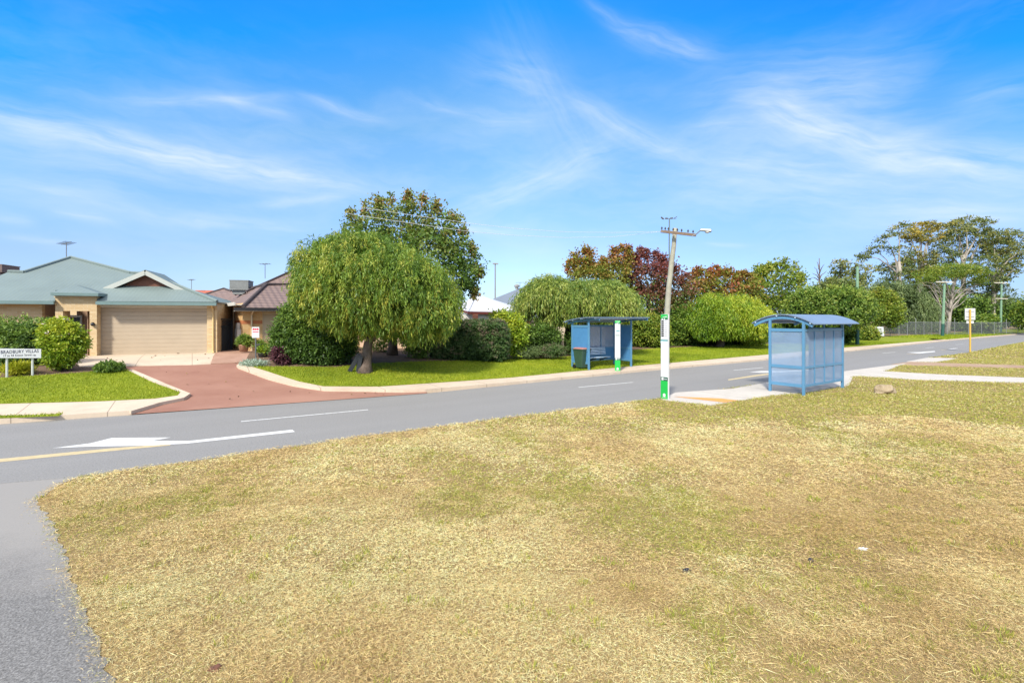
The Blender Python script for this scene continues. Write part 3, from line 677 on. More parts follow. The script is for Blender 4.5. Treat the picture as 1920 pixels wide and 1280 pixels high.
mb.tube([f1.p(lw, TP - .08, lz + .09), f1.p(lw, TP - .08, lz + .05), f1.p(lw, TP - .08, lz), f1.p(lw, TP - .08, lz - .05), f1.p(lw, TP - .08, lz - .08)], [.03, .07, .085, .065, .02], 10); mb.bar(f1.p(lw, TP - .08, lz), f1.p(lw, TP, lz), .04)
mb.build('wall_lamp', m_dark, h1, True)
mb = MB(); dw, _ = f1.wz(399.5, 600, -.05); dp = [f1.p(dw, -.4, ze - .12), f1.p(dw, -.06, ze - .32), f1.p(dw, -.06, zf + .12), f1.p(dw + .05, -.22, zf + .03)]
mb.tube(dp, .042, 8); mb.build('downpipe', mat_plain('yellow_cream_paint', (0.58, 0.42, 0.20), .5, .06), h1)
mb = MB(); dw, _ = f1.wz(181.3, 600, -.05)
mb.tube([f1.p(dw, -.1, ze - .2), f1.p(dw, -.05, zf + .12), f1.p(dw + .06, -.2, zf + .02)], .035, 8); mb.build('downpipe', m_cream, h1)
def antenna(px, py0, py1, Z, parent, half, tilt=0.0, n=4):
    mb = MB(); b = P(px, py0, Z); t = P(px, py1, Z)
    mb.tube([b, t], 0.022, 6)
    d = Vector((half, -0.15, tilt)); o = t - Vector((0, 0, .03))
    mb.tube([o - d, o + d], 0.018, 5)
    for k in range(n):
        q = o - d + d * 2 * (k + .5) / n
        mb.bar(q - Vector((.03, .32, 0)), q + Vector((.03, .32, 0)), 0.016)
    return mb.build('antenna', m_alu, parent)
antenna(124.5, 486, 455, 26.4, h1, 0.42, 0.05, 7)

# ------------------------------------------------------------------ house with brown tiled roof
f2 = Frame(P(456, 660, 23.4), 40.0)
m_br2 = mat_brick('orange_brick', f2.a + f2.b, (0.62, 0.42, 0.20), (0.52, 0.31, 0.12), (0.58, 0.46, 0.30))
m_t2 = mat_tile('brown_tiles', f2.a, (0.14, 0.095, 0.085), (0.22, 0.155, 0.14)); m_t2b = mat_tile('brown_tiles_side', f2.b, (0.14, 0.095, 0.085), (0.22, 0.155, 0.14))
h2 = thing('brick_house', f2.p(3, 3, zf), 'orange brick house with dark brown tiled roof half hidden behind the big weeping tree', 'house', 'villas across the road')
ze2 = CH + 30 / F * 23.4
ww0, _ = f2.wz(492, 600); ww1 = ww0 + 1.9; zw1 = f2.wz(520, 585)[1]; zw0 = f2.wz(500, 640)[1]
mb = MB(); f2.box(mb, 0, ww0, 0, .22, 0.3, ze2); f2.box(mb, ww1, 9.5, 0, .22, .3, ze2); f2.box(mb, ww0 + .001, ww1 - .001, 0.002, .22, .3, zw0); f2.box(mb, ww0 + .001, ww1 - .001, .002, .22, zw1, ze2)
f2.box(mb, 0.003, .22, .221, 9, .3, ze2); f2.box(mb, .221, 9.5, 8.8, 9, .3, ze2); f2.box(mb, 9.28, 9.5, .221, 8.79, .3, ze2); mb.build('wall', m_br2, h2)
mb = MB(); zbd = f2.wz(480, 604)[1]
f2.box(mb, -.004, ww0 - .001, -.004, .1, zbd - .09, zbd + .09); f2.box(mb, ww1 + .001, 9.5, -.004, .1, zbd - .09, zbd + .09); f2.box(mb, -.004, .1, .101, 7, zbd - .09, zbd + .09)
mb.build('brick_band', mat_plain('terracotta_brick', (0.42, 0.15, 0.06), .8, .15, 8), h2)
mb = MB(); f2.box(mb, ww0 + .06, ww1, .05, .08, zw0 + .03, zw1 - .16)
for k in range(22):
    z = zw0 + .03 + (zw1 - zw0 - .19) * k / 22; f2.box(mb, ww0 + .062, ww1, .042, .049, z, z + (zw1 - zw0 - .19) / 22 - .012)
wd = mb.build('window', mat_plain('shutter_beige', (0.52, 0.42, 0.28), .5, .05), h2)
mb = MB(); f2.box(mb, ww0, ww0 + .055, .02, .1, zw0, zw1); f2.box(mb, ww0 + .057, ww1, .0, .18, zw1 - .15, zw1 - .002); mb.build('shutter_box', m_cream, wd)
zg = f2.wz(500, 577.5, -.55)[1]
ro = lambda x, y: f2.onroof(x, y, zg, -.55, .466)
c0 = ro(455.5, 576); c1 = ro(499, 534.6); c2 = ro(600, 533); c3 = ro(640, 578)
mb = MB().slab([c0, c3, c2, c1], Vector((0, 0, 1)) - f2.b * .466, .06); rf2 = mb.build('roof', m_t2, h2)
side = lambda x, y: rp(x, y, c0, (Vector((0, 0, 1)) - (f2.a * .80 - f2.b * 0.0) * .466))
s1 = f2.p((c1 - f2.o).dot(f2.a), 8.5, c1.z); s0 = f2.p((c0 - f2.o).dot(f2.a) + .02, 8.5, c0.z)
mb = MB().slab([c0 + Vector((0, 0, .004)), c1 + Vector((0, 0, .004)), s1, s0], Vector((0, 0, 1)) - f2.a * .5, .06); mb.build('roof', m_t2b, h2)
mb = MB(); mb.tube([c0 + Vector((0, 0, .05)), c1 + Vector((0, 0, .05)), c2 + Vector((0, 0, .05))], .09, 6); mb.build('ridge_tile', mat_plain('dark_ridge', (0.06, 0.045, 0.045), .8, .2), rf2); MB().tube([c1 + Vector((0, 0, .05)), s1], .09, 6).build('ridge_tile', mat_plain('dark_ridge', (0.06, 0.045, 0.045), .8, .2), rf2)
# higher hip roof behind
U = lambda x, y, Z: P(x, y, Z)
r0, r1, r2, r3, r4 = U(462, 547, 27.5), U(545, 509.5, 30), U(690, 512, 31), U(690, 560, 27), U(470, 566, 27.5)
mb = MB().slab([r4, r3, r2, r1, r0], (r3 - r4).cross(r0 - r4) * (1 if (r3 - r4).cross(r0 - r4).z > 0 else -1), .06)
b0 = r1 + Vector((0.8, 7, -1.6)); b1 = r2 + Vector((1.5, 7, -1.6)); bq = U(430, 566, 33)
mb.add([r1, r2, b1, b0], [(0, 1, 2, 3)]); mb.add([r0, r1, b0, bq], [(0, 1, 2, 3)])
mb.build('roof', m_t2, h2)
q = [U(384, 552, 31), U(420, 541, 32), U(434, 546, 31), U(452, 566, 29.5), U(400, 572, 30)]
mb = MB().slab(q, Vector((-.2, -.5, 1)), .06); mb.add([q[0], q[1], q[1] + Vector((1, 6, -1.3)), q[0] + Vector((0, 6, -1.3))], [(0, 1, 2, 3)]); mb.add([q[1], q[2], q[2] + Vector((2, 6, -1.3)), q[1] + Vector((1, 6, -1.3))], [(0, 1, 2, 3)])
mb.build('roof', m_t2, h2)
m_rdg = mat_plain('dark_ridge_far', (0.06, 0.045, 0.045), .8, .2)
MB().tube([q[0], q[1], q[2]], .08, 6).build('ridge_tile', m_rdg, h2); MB().bar(r0, r1, .15).build('ridge_tile', m_rdg, h2)
mb = MB(); f2.box(mb, -.5, 9.6, -.66, -.54, zg - .13, zg); mb.build('gutter', mat_plain('black_gutter', (0.03, 0.03, 0.035), .4, .1), h2)
mb = MB(); f2.box(mb, -.48, 9.6, -.535, -.49, zg - .17, zg - .02); f2.box(mb, -.48, -.42, -.488, 8.4, ze2 - .14, ze2 + .02); f2.box(mb, -.419, -.02, -.45, 8.4, ze2 - .12, ze2 - .09); f2.box(mb, -.41, 9.5, -.485, -.02, zg - .17, zg - .14); mb.build('fascia', m_offwhite, h2)
mb = MB(); dw, _ = f2.wz(472, 620, -.06); mb.tube([f2.p(dw, -.5, zg - .1), f2.p(dw, -.06, zg - .35), f2.p(dw, -.06, zf + .05), f2.p(dw + .08, -.2, zf)], .045, 8); mb.build('downpipe', m_cream, h2)
mb = MB(); mb.tube([f2.p(-.06, 2.2, ze2 - .1), f2.p(-.06, 2.2, zf)], .045, 8); mb.build('downpipe', m_cream, h2)
mb = MB(); f2.box(mb, -.16, -.005, .55, 1.25, zf + .45, zf + 1.15); f2.box(mb, -.13, -.006, .75, 1.15, zf + 1.16, zf + 1.45); mb.build('meter_box', m_offwhite, h2)
def cooler(px0, px1, py0, py1, Z, parent, col):
    mb = MB(); c = P((px0 + px1) / 2, (py0 + py1) / 2, Z); hw = (px1 - px0) / 2 / F * Z; hh = (py1 - py0) / 2 / F * Z
    a = Vector((hw, hw * .25, 0)); b = Vector((-hw * .25, hw, 0))
    mb.box(c + Vector((0, 0, hh * .1)), a, b, hh * .75); mb.box(c + Vector((0, 0, hh * .88)), a * 1.04, b * 1.04, hh * .11); mb.box(c - Vector((0, 0, hh * .80)), a * 1.03, b * 1.03, hh * .12); mb.box(c - Vector((0, 0, hh * 1.3)), a * .75, b * .75, hh * .45)
    for k in range(5):
        z = -hh * .5 + hh * 1.2 * k / 5
        mb.box(c + Vector((0, 0, z)), a * 1.015, b * 1.015, hh * .05)
    return mb.build('evaporative_cooler', mat_plain('cooler_plastic', col, .7, .15, 4), parent)
cooler(438, 468, 526, 545, 29.0, h2, (0.19, 0.20, 0.20))
antenna(497, 522, 494, 31, h2, 0.40, 0.0, 3)
h3 = thing('house', P(375, 590, 44), 'red tiled roof peeking over the villas between the blue-green and brown roofs', 'house', 'villas across the road')
mb = MB(); a0 = P(352, 560, 42); a1 = P(412, 560, 42); a2 = P(402, 544.5, 44); a3 = P(366, 544, 44)
mb.slab([a0, a1, a2, a3], Vector((0, -.5, 1)), .06); mb.add([a3, a2, a2 + Vector((1, 5, -1.2)), a3 + Vector((-1, 5, -1.2))], [(0, 1, 2, 3)]); mb.build('roof', mat_tile('red_tiles', (1, 0, 0), (0.36, 0.09, 0.05), (0.45, 0.14, 0.08)), h3)
mb = MB(); mb.hexa([P(356, 600, 42.6), P(410, 600, 42.6), P(408, 600, 48), P(358, 600, 48), P(356, 561, 42.6), P(410, 561, 42.6), P(408, 561, 48), P(358, 561, 48)]); mb.build('wall', m_cream, h3)
antenna(359, 546, 524, 43, h3, 0.3, 0.03, 4)
h4 = thing('house', P(-20, 600, 38), 'brown roofed house with rooftop cooler at the left edge behind the blue-green roof', 'house', 'villas across the road')
mb = MB(); c_ = [P(-110, 530, 34), P(40, 530, 34), P(25, 508, 38), P(-80, 508, 38)]
mb.slab(c_, Vector((0, -.5, 1)), .06); mb.add([c_[3], c_[2], c_[2] + Vector((2, 5, -2)), c_[3] + Vector((-2, 5, -2))], [(0, 1, 2, 3)]); mb.build('roof', m_t2, h4)
mb = MB(); mb.hexa([P(-100, 600, 34.5), P(30, 600, 34.5), P(25, 600, 41), P(-95, 600, 41), P(-100, 531, 34.5), P(30, 531, 34.5), P(25, 531, 41), P(-95, 531, 41)]); mb.build('wall', m_cream, h4)
cooler(-26, 15, 497, 512, 36, h4, (0.16, 0.12, 0.11))

# gate between the houses
gt0, gt1 = P(410, 661, 23.2), P(435, 661, 24.4)
gate = thing('side_gate', (gt0 + gt1) / 2, 'dark slate gate with lattice top between the two brick houses', 'gate')
gd = (gt1 - gt0); gd.z = 0; gL = gd.length; gd.normalize(); gn = Vector((-gd.y, gd.x, 0)); gz0 = gt0.z; gz1 = CH - (597 - HY) / F * 23.6
mb = MB()
for k in range(7): 
    w0 = gL * k / 7 + .01; w1 = gL * (k + 1) / 7 - .008
    mb.box(gt0 + gd * (w0 + w1) / 2 + Vector((0, 0, (gz1 - .38 - gz0) / 2 + .02)), gd * (w1 - w0) / 2, gn * .015, (gz1 - .42 - gz0) / 2)
mb.build('board_panel', m_navy, gate)
mb = MB(); zt = gz1 - gz0
for sx in (0.03, gL - .03): mb.box(gt0 + gd * sx + Vector((0, 0, zt / 2)) - gn * .02, gd * .035, gn * .03, zt / 2)
for zz in (.08, zt - .40, zt - .03): mb.box(gt0 + gd * gL / 2 + Vector((0, 0, zz)) - gn * .022, gd * (gL / 2 - .07), gn * .025, .035)
mb.build('gate_frame', m_navy, gate)
mb = MB()
for k in range(10):
    s0 = gL * k / 10
    mb.bar(gt0 + gd * s0 + Vector((0, 0, zt - .37)), gt0 + gd * min(gL, s0 + .3) + Vector((0, 0, zt - .06)), .025, .01); mb.bar(gt0 + gd * s0 + Vector((0, 0, zt - .06)) - gn * .012, gt0 + gd * min(gL, s0 + .3) + Vector((0, 0, zt - .37)) - gn * .012, .025, .01)
mb.build('lattice', m_navy, gate)

# ------------------------------------------------------------------ white roofed and grey roofed houses
m_wroof = mat_rib('white_metal', DU, (0.55, 0.55, 0.565)); m_groof = mat_rib('grey_blue_metal', DU, (0.16, 0.19, 0.24))
m_redbr = mat_brick('red_brick', Vector((1, .6, 0)), (0.36, 0.12, 0.06), (0.28, 0.09, 0.05), (0.40, 0.30, 0.25))
h5 = thing('house', on_ground(930, 33), 'white metal roofed house with red brick piers behind the clipped dark hedge', 'house', 'villas across the road')
A = P(878, 583.5, 30); B = P(983, 585.5, 34.0); AP = P(893, 552.5, 33.5); AP2 = P(902, 554, 36.5); D_ = P(852, 577, 34); E_ = P(990, 582, 43); G_ = P(850, 580, 44)
tri = lambda mb, *q: mb.slab(q, (q[1] - q[0]).cross(q[2] - q[0]) * (1 if (q[1] - q[0]).cross(q[2] - q[0]).z > 0 else -1), .05)
mb = MB(); tri(mb, A, B, AP2, AP); tri(mb, D_, A, AP); tri(mb, B, E_, AP2); tri(mb, D_, AP, AP2, G_); tri(mb, G_, AP2, E_); rf5 = mb.build('roof', m_wroof, h5)
mb = MB(); mb.bar(A - Vector((0, .02, .1)), B - Vector((0, .02, .1)), .06, .14); mb.bar(A - Vector((0, .02, .1)), D_ - Vector((0, .02, .1)), .06, .14); mb.build('gutter', mat_plain('dark_red_paint', (0.20, 0.05, 0.04), .5, .1), h5)
mb = MB()
wa = Vector((A.x + .25, A.y + .4, 0)); wb = Vector((B.x - .1, B.y + .4, 0)); wdir = (wb - wa).normalized(); wn = Vector((-wdir.y, wdir.x, 0))
hz = A.z - .16; mb.hexa([wa, wb, wb + wn * 8, wa + wn * 8, wa + Vector((0, 0, hz)), wb + Vector((0, 0, hz)), wb + wn * 8 + Vector((0, 0, hz)), wa + wn * 8 + Vector((0, 0, hz))]); mb.build('wall', m_offwhite, h5)
for px0, px1 in ((886, 896), (985, 994)):
    mb = MB(); Z = 29.6 if px0 < 900 else 33.6; p0 = P(px0, 620, Z); p1 = P(px1, 620, Z); mb.hexa([Vector((p0.x, Z, .2)), Vector((p1.x, Z, .2)), Vector((p1.x, Z + .35, .2)), Vector((p0.x, Z + .35, .2)), Vector((p0.x, Z, hz - .02)), Vector((p1.x, Z, hz - .02)), Vector((p1.x, Z + .35, hz - .02)), Vector((p0.x, Z + .35, hz - .02))]); mb.build('brick_pier', m_redbr, h5)
mb = MB(); mb.box(wa + wdir * 1.1 - wn * .02 + Vector((0, 0, hz - .9)), wdir * .75, wn * .015, .35); mb.build('window', mat_plain('beige_blind', (.55, .50, .43), .5, .05), h5)
h6 = thing('house', on_ground(985, 46), 'grey-blue metal roof with a small roof vent behind the left weeping willow by the shelter', 'house', 'villas across the road')
q = [P(915, 568, 40), P(1060, 575, 44), P(1050, 540, 46), P(975, 540, 44), P(924, 560.5, 41)]
mb = MB(); tri(mb, *q); tri(mb, q[2], q[3], q[3] + Vector((-1, 7, -1.5)), q[2] + Vector((2, 7, -1.5))); mb.build('roof', m_groof, h6)
mb = MB(); mb.hexa([P(925, 620, 40.6), P(1050, 620, 44), P(1050, 620, 52), P(925, 620, 50), P(925, 570, 40.6), P(1050, 576, 44), P(1050, 576, 52), P(925, 572, 50)]); mb.build('wall', mat_plain('pale_render', (.62, .58, .50), .8, .08), h6)
mb = MB(); vp = P(969, 542, 43.8); mb.tube([vp, vp + Vector((0, 0, .22))], .16, 10); mb.tube([vp + Vector((0, 0, .2)), vp + Vector((0, 0, .36)), vp + Vector((0, 0, .46))], [.26, .26, .06], 12); mb.build('roof_vent', m_grey, h6)
antenna(975, 545, 529, 43, h6, 0.4, 0.0, 4)
h7 = thing('house', on_ground(1060, 37), 'pale rendered house with orange brick corner, glimpsed under the weeping willow behind the far shelter', 'house', 'villas across the road')
mb = MB(); mb.hexa([P(1000, 650, 34.5), P(1135, 650, 37), P(1135, 650, 43), P(1000, 650, 42), P(1000, 594, 34.5), P(1135, 594, 37), P(1135, 594, 43), P(1000, 594, 42)]); mb.build('wall', mat_plain('cream_render', (.60, .52, .40), .8, .08), h7)
mb = MB(); mb.hexa([P(1066, 640, 34.4), P(1088, 640, 34.4), P(1088, 640, 34.8), P(1066, 640, 34.8), P(1066, 597, 34.4), P(1088, 597, 34.4), P(1088, 597, 34.8), P(1066, 597, 34.8)]); mb.build('brick_pier', m_br2, h7)
mb = MB(); mb.hexa([P(1042, 640, 34.7), P(1052, 640, 34.7), P(1052, 640, 35.1), P(1042, 640, 35.1), P(1042, 628, 34.7), P(1052, 628, 34.7), P(1052, 628, 35.1), P(1042, 628, 35.1)]); mb.build('window', m_dark, h7)
mb = MB(); rr = [P(990, 597, 34), P(1145, 596, 36.6), P(1120, 583, 40), P(1015, 583, 38)]; tri(mb, *rr); tri(mb, rr[2], rr[3], P(1000, 592, 44), P(1140, 592, 45)); mb.build('roof', m_groof, h7)
h8 = thing('house', on_ground(1210, 44), 'cream house wall with grey roof showing through the autumn trees right of the far shelter', 'house', 'villas across the road')
mb = MB(); mb.hexa([P(1155, 640, 43), P(1275, 640, 46), P(1275, 640, 52), P(1155, 640, 52), P(1155, 590, 43), P(1275, 590, 46), P(1275, 590, 52), P(1155, 590, 52)]); mb.build('wall', mat_plain('peach_render', (.62, .48, .36), .8, .08), h8)
mb = MB(); rr = [P(1148, 592, 42.4), P(1285, 592, 45.5), P(1255, 578, 49), P(1180, 578, 48)]; tri(mb, *rr); tri(mb, rr[2], rr[3], P(1165, 588, 55), P(1270, 588, 56)); mb.build('roof', m_groof, h8)
h9 = thing('house', on_ground(780, 28), 'low peach rendered villa glimpsed between the trunks under the big weeping tree', 'house', 'villas across the road')
mb = MB(); mb.hexa([P(640, 663, 27), P(850, 661, 28.5), P(850, 661, 33), P(640, 663, 33), P(640, 600, 27), P(850, 600, 28.5), P(850, 600, 33), P(640, 600, 33)]); mb.build('wall', mat_plain('peach_wall', (.60, .43, .31), .8, .08), h9)
mb = MB(); rr = [P(630, 601, 26.4), P(862, 601, 28), P(830, 588, 30.5), P(660, 588, 30)]; tri(mb, *rr); tri(mb, rr[2], rr[3], P(640, 598, 35), P(850, 598, 35)); mb.build('roof', m_t2, h9)

# ------------------------------------------------------------------ bus shelters
m_sblue = mat_plain('shelter_blue_paint', (0.085, 0.225, 0.375), 0.4, 0.06, 2.0)
m_sroof = mat_rib('shelter_roof_sheet', DV, (0.15, 0.215, 0.315), 0.09, 0.5)
m_smesh = mat_mesh('perforated_grey_panel', (0.25, 0.37, 0.54), 0.50)
m_smesh2 = mat_mesh('perforated_blue_panel', (0.07, 0.22, 0.44), 0.92)
m_smesh3 = mat_mesh('perforated_back_panel', (0.26, 0.35, 0.48), 0.78)
m_slat = mat_plain('pale_blue_slat', (0.42, 0.55, 0.68), 0.4, 0.06)
def shelter(origin, X, Y, L, D, label, panel, lower, npan, bench, overs, roofz, backp=None):
    """X along its length, Y from the back wall to the open front"""
    o = Vector(origin); Zv = Vector((0, 0, 1)); t = thing('bus_shelter', o + X * L / 2 + Y * D / 2, label, 'bus shelter', 'bus shelters')
    q = lambda x, y, z: o + X * x + Y * y + Zv * z
    def post(x, y, top, s=.078):
        MB().box(q(x, y, top / 2 - .04), X * s / 2, Y * s / 2, top / 2 + .04).build('post', m_sblue, t, bevel=.006)
    for x in (0, L):
        post(x, 0, roofz(0) - .12); post(x, D, roofz(D) - .12)
    zl, zm, zt = .30, .90, 2.13 if roofz(0) > 2.45 else 2.03
    mb = MB()
    h = .038
    for z in (zl, zm, zt): mb.box(q(L / 2, 0, z), X * (L / 2 - .041), Y * .024, h)
    for x in (0, L):
        for z in (zl, zm, zt): mb.box(q(x, D / 2, z), X * .024, Y * (D / 2 - .041), h + .012)
    mb.build('rail', m_sblue, t)
    for k in range(1, npan):
        mb = MB(); x = L * k / npan; mb.box(q(x, 0, (zl + zt) / 2), X * .02, Y * .028, (zt - zl) / 2 - .04)
        if k % 2 == 0: mb.box(q(x, 0, (zt + roofz(0)) / 2), X * .02, Y * .02, (roofz(0) - zt) / 2 - .05)
        mb.build('mullion', m_sblue, t)
    for k in range(npan):
        for (z0, z1, mt) in ((zl, zm, lower), (zm, zt, backp or panel)):
            x0 = L * k / npan + .022; x1 = L * (k + 1) / npan - .022
            MB().box(q((x0 + x1) / 2, 0, (z0 + z1) / 2), X * (x1 - x0) / 2, Y * .004, (z1 - z0) / 2 - .039).build('panel', mt, t)
    for x in (0, L):
        for (z0, z1, mt) in ((zl, zm, lower), (zm, zt, panel)):
            MB().box(q(x, D / 2, (z0 + z1) / 2), X * .004, Y * (D / 2 - .04), (z1 - z0) / 2 - .052).build('panel', mt, t)
    # vaulted roof: curved sheet with ribs, rafters and purlins
    n = 18; y0, y1 = -overs[2], D + overs[3]; x0, x1 = -overs[0], L + overs[1]; vs_, fs_ = [], []
    for i in range(n + 1):
        y = y0 + (y1 - y0) * i / n
        for x in (x0, x1): vs_ += [q(x, y, roofz(y)), q(x, y, roofz(y) - .03)]
    for i in range(n):
        a = i * 4; b = a + 4; fs_ += [(a, b, b + 2, a + 2), (a + 1, a + 3, b + 3, b + 1), (a, a + 1, b + 1, b), (a + 2, b + 2, b + 3, a + 3)]
    fs_ += [(0, 2, 3, 1), (4 * n, 4 * n + 1, 4 * n + 3, 4 * n + 2)]
    rf = MB().add(vs_, fs_).build('roof', m_sroof, t)
    for x in (x0 + .09, L - .0):
        mb = MB(); m = 14; pts = [q(x, y0 + .06 + (y1 - y0 - .12) * i / m, roofz(y0 + .06 + (y1 - y0 - .12) * i / m) - .115) for i in range(m + 1)]
        for a, b in zip(pts[:-1], pts[1:]): mb.bar(a, b + (b - a) * .04, .07, .09)
        mb.build('rafter', m_sblue, rf)
    for yy in (y0 + .12, .25, .85, y1 - .12):
        MB().tube([q(x0 + .01, yy, roofz(yy) - .055), q(x1 - .02, yy, roofz(yy) - .055)], .024, 8).build('purlin', m_slat, rf)
    if bench:
        b = MB()
        for k in range(5): b.box(q(L * .5 + bench, .17 - .012 * k, .62 + .075 * k), X * 1.0, Y * .012, .022)
        bn = b.build('bench_back', m_slat, t)
        b = MB()
        for k in range(4): b.box(q(L * .5 + bench, .24 + .085 * k, .475), X * 1.0, Y * .033, .014)
        b.build('bench_seat', m_slat, t)
        for xx in (-.75, 0, .75):
            b = MB(); b.bar(q(L * .5 + bench + xx, .04, .30), q(L * .5 + bench + xx, .50, .445), .05, .05); b.bar(q(L * .5 + bench + xx, .04, .449), q(L * .5 + bench + xx, .54, .449), .05, .03); b.build('bench_bracket', m_navy, t)
    return t
b1 = gp(1507, 741, 0)
shelter(b1, DU, DV, 2.95, 1.08, 'light blue bus shelter with see-through grey panels on the near grass verge', m_smesh, m_smesh, 4, 0, (.05, .55, .33, .62), lambda y: 2.665 - 0.33 * ((y - 0.70) / 1.05) ** 2)
s2r = gp(1102, 692, 0.11)
s2c = gp(1197, 686, 0.11)
L2 = 2.9; o2 = gp(1104, 693, .11) + DU * L2 + DV * 1.15
shelter(o2, -DU, -DV, L2, 1.15, 'blue bus shelter with slatted bench across the road, open side facing the road', m_smesh2, m_smesh2, 3, .35, (.5, .25, .38, .75), lambda y: 2.47 - 0.21 * ((y - 1.55) / 1.9) ** 2, m_smesh3)

# ------------------------------------------------------------------ bus stop totems
m_tw = mat_plain('totem_white', (0.60, 0.61, 0.63), .35, .03); m_tgreen = mat_plain('totem_green', (0.01, 0.40, 0.06), .4, .05); m_tdk = mat_plain('totem_dark_green', (0.015, 0.09, 0.05), .4, .08)
m_tgrey = mat_plain('totem_grey_print', (0.40, 0.42, 0.45), .5, .1); m_ink = mat_plain('black_ink', (0.02, 0.02, 0.025), .5, .1); m_teal = mat_plain('totem_teal', (0.05, 0.25, 0.27), .5, .1)
def totem(base, nrm, wdt, dep, hgt, label, full):
    X = Vector((nrm.y, -nrm.x, 0)) * -1; X = Vector((-nrm.y, nrm.x, 0)); Zv = Vector((0, 0, 1)); o = Vector(base)
    # make X point to the viewer's right when looking at the face
    t = thing('bus_stop_totem', o, label, 'bus stop sign', 'bus stop totems')
    if X.dot(Vector((1, 0, 0))) < 0: X = -X
    mb = MB().box(o + Zv * hgt / 2 - nrm * dep / 2 * 1.0, X * wdt / 2, nrm * dep / 2, hgt / 2); mb.build('body', m_tw, t, bevel=.006)
    f = lambda x, z, e: o + X * x * wdt / 2 + Zv * z * hgt + nrm * (.002 + e)
    def pan(name, x0, x1, z0, z1, m, e, par=t):
        return MB().slab([f(x0, z0, e), f(x1, z0, e), f(x1, z1, e), f(x0, z1, e)], nrm, .0015 + e).build(name, m, par)
    pan('green_base', -1, 1, .005, .215, m_tgreen, .001); st = pan('base_strip', -1, 1, .216, .26, m_tdk, .001)
    pan('logo', -.75, -.2, .222, .254, m_tw, .003, st); pan('lettering', -.05, .8, .232, .244, m_tgrey, .003, st)
    hd = pan('green_header', -1, 1, .955, .998, m_tgreen, .001); pan('route_band', -1, 1, .935, .954, m_tdk, .001)
    mb = MB()
    for k in range(6): mb.slab([f(-.5 + .2 * k, .962, .003), f(-.36 + .2 * k, .962, .003), f(-.30 + .2 * k, .968 + .002 * k, .003), f(-.44 + .2 * k, .968 + .002 * k, .003)], nrm, .001)
    mb.build('lettering', m_tw, hd)
    mb = MB()
    for x in (-.55, .05):
        mb.slab([f(x - .22, .936, .003), f(x + .22, .936, .003), f(x + .12, .952, .003), f(x - .12, .952, .003)], nrm, .001)
    mb.build('pictogram', m_tw, hd)
    c = f(0, .048, .003); ri = wdt * .20
    mb = MB().slab([c + X * math.cos(a * math.pi / 12) * ri + Zv * math.sin(a * math.pi / 12) * ri for a in range(24)], nrm, .001); mb.build('emblem', m_tw, t)
    mb = MB()
    for k in range(9): mb.slab([f(-.6 + .135 * k, .020, .003), f(-.51 + .135 * k, .020, .003), f(-.51 + .135 * k, .026, .003), f(-.6 + .135 * k, .026, .003)], nrm, .001)
    mb.build('lettering', m_tw, t)
    if full:
        for k in range(8):
            z = .918 - .0245 * k
            MB().slab([f(-.82, z - .009, .003), f(-.12, z - .009, .003), f(-.12, z + .008, .003), f(-.82, z + .008, .003)], nrm, .001).build('route_number', m_ink, t)
            MB().slab([f(.05, z - .004, .003), f(.78, z - .004, .003), f(.78, z + .003, .003), f(.05, z + .003, .003)], nrm, .001).build('route_text', m_tgrey, t)
        pan('teal_band', -1, 1, .685, .70, m_teal, .001); pan('pale_band', -1, .9, .655, .684, mat_plain('pale_aqua', (.55, .74, .77), .5, .04), .001)
    else:
        for k in range(6):
            z = .925 - .018 * k
            MB().slab([f(-.7, z - .004, .003), f(.7, z - .004, .003), f(.7, z + .004, .003), f(-.7, z + .004, .003)], nrm, .001).build('route_text', m_tgrey, t)
        pan('teal_band', -.5, .8, .785, .805, m_teal, .001); pan('teal_band', -.8, .8, .70, .715, m_tdk, .001)
    return t
tb = gp(1245.5, 748)
totem(tb, -DU, .265, .075, (748 - 589) / F * tb.y, 'tall white bus stop totem with black route numbers and green base on the near verge', True)
tb2 = gp(1158, 695.5, .1)
totem(tb2, (-DU * .75 - DV * .66).normalized(), .24, .08, (695 - 600.5) / F * tb2.y, 'white and green bus stop totem standing in front of the far bus shelter', False)

# ------------------------------------------------------------------ wheelie bin
bp = gp(1091, 691, .11)
bn = thing('wheelie_bin', bp, 'dark green wheelie bin with faded red lid beside the far bus shelter', 'bin')
bx = DU.copy(); by = DV.copy(); Zv = Vector((0, 0, 1)); hgt = 0.93
def fr(z, sx, sy, oy=0): return [bp + bx * sx * a + by * (sy * b + oy) + Zv * z for a, b in ((-1, -1), (1, -1), (1, 1), (-1, 1))]
m_bing = mat_plain('bin_green_plastic', (0.03, 0.07, 0.045), .45, .15, 3); m_binr = mat_plain('faded_red_lid', (0.33, 0.15, 0.13), .55, .12, 4)
MB().hexa(fr(.06, .21, .22) + fr(hgt, .28, .33)).build('body', m_bing, bn, bevel=.02)
MB().hexa(fr(hgt - .03, .30, .35) + fr(hgt + .01, .30, .35)).build('rim', m_bing, bn, bevel=.01)
lid = MB().hexa(fr(hgt + .015, .295, .35, -.01) + fr(hgt + .085, .24, .28, -.01)).build('lid', m_binr, bn, bevel=.02)
MB().tube([bp + bx * -.26 + by * .42 + Zv * (hgt - .02), bp + bx * .26 + by * .42 + Zv * (hgt - .02)], .018, 8).build('handle', m_bing, bn)
for sx in (-1, 1):
    c = bp + by * .27 + Zv * .10; MB().tube([c + bx * sx * .20, c + bx * sx * .26], .10, 14).build('wheel', m_dark, bn)

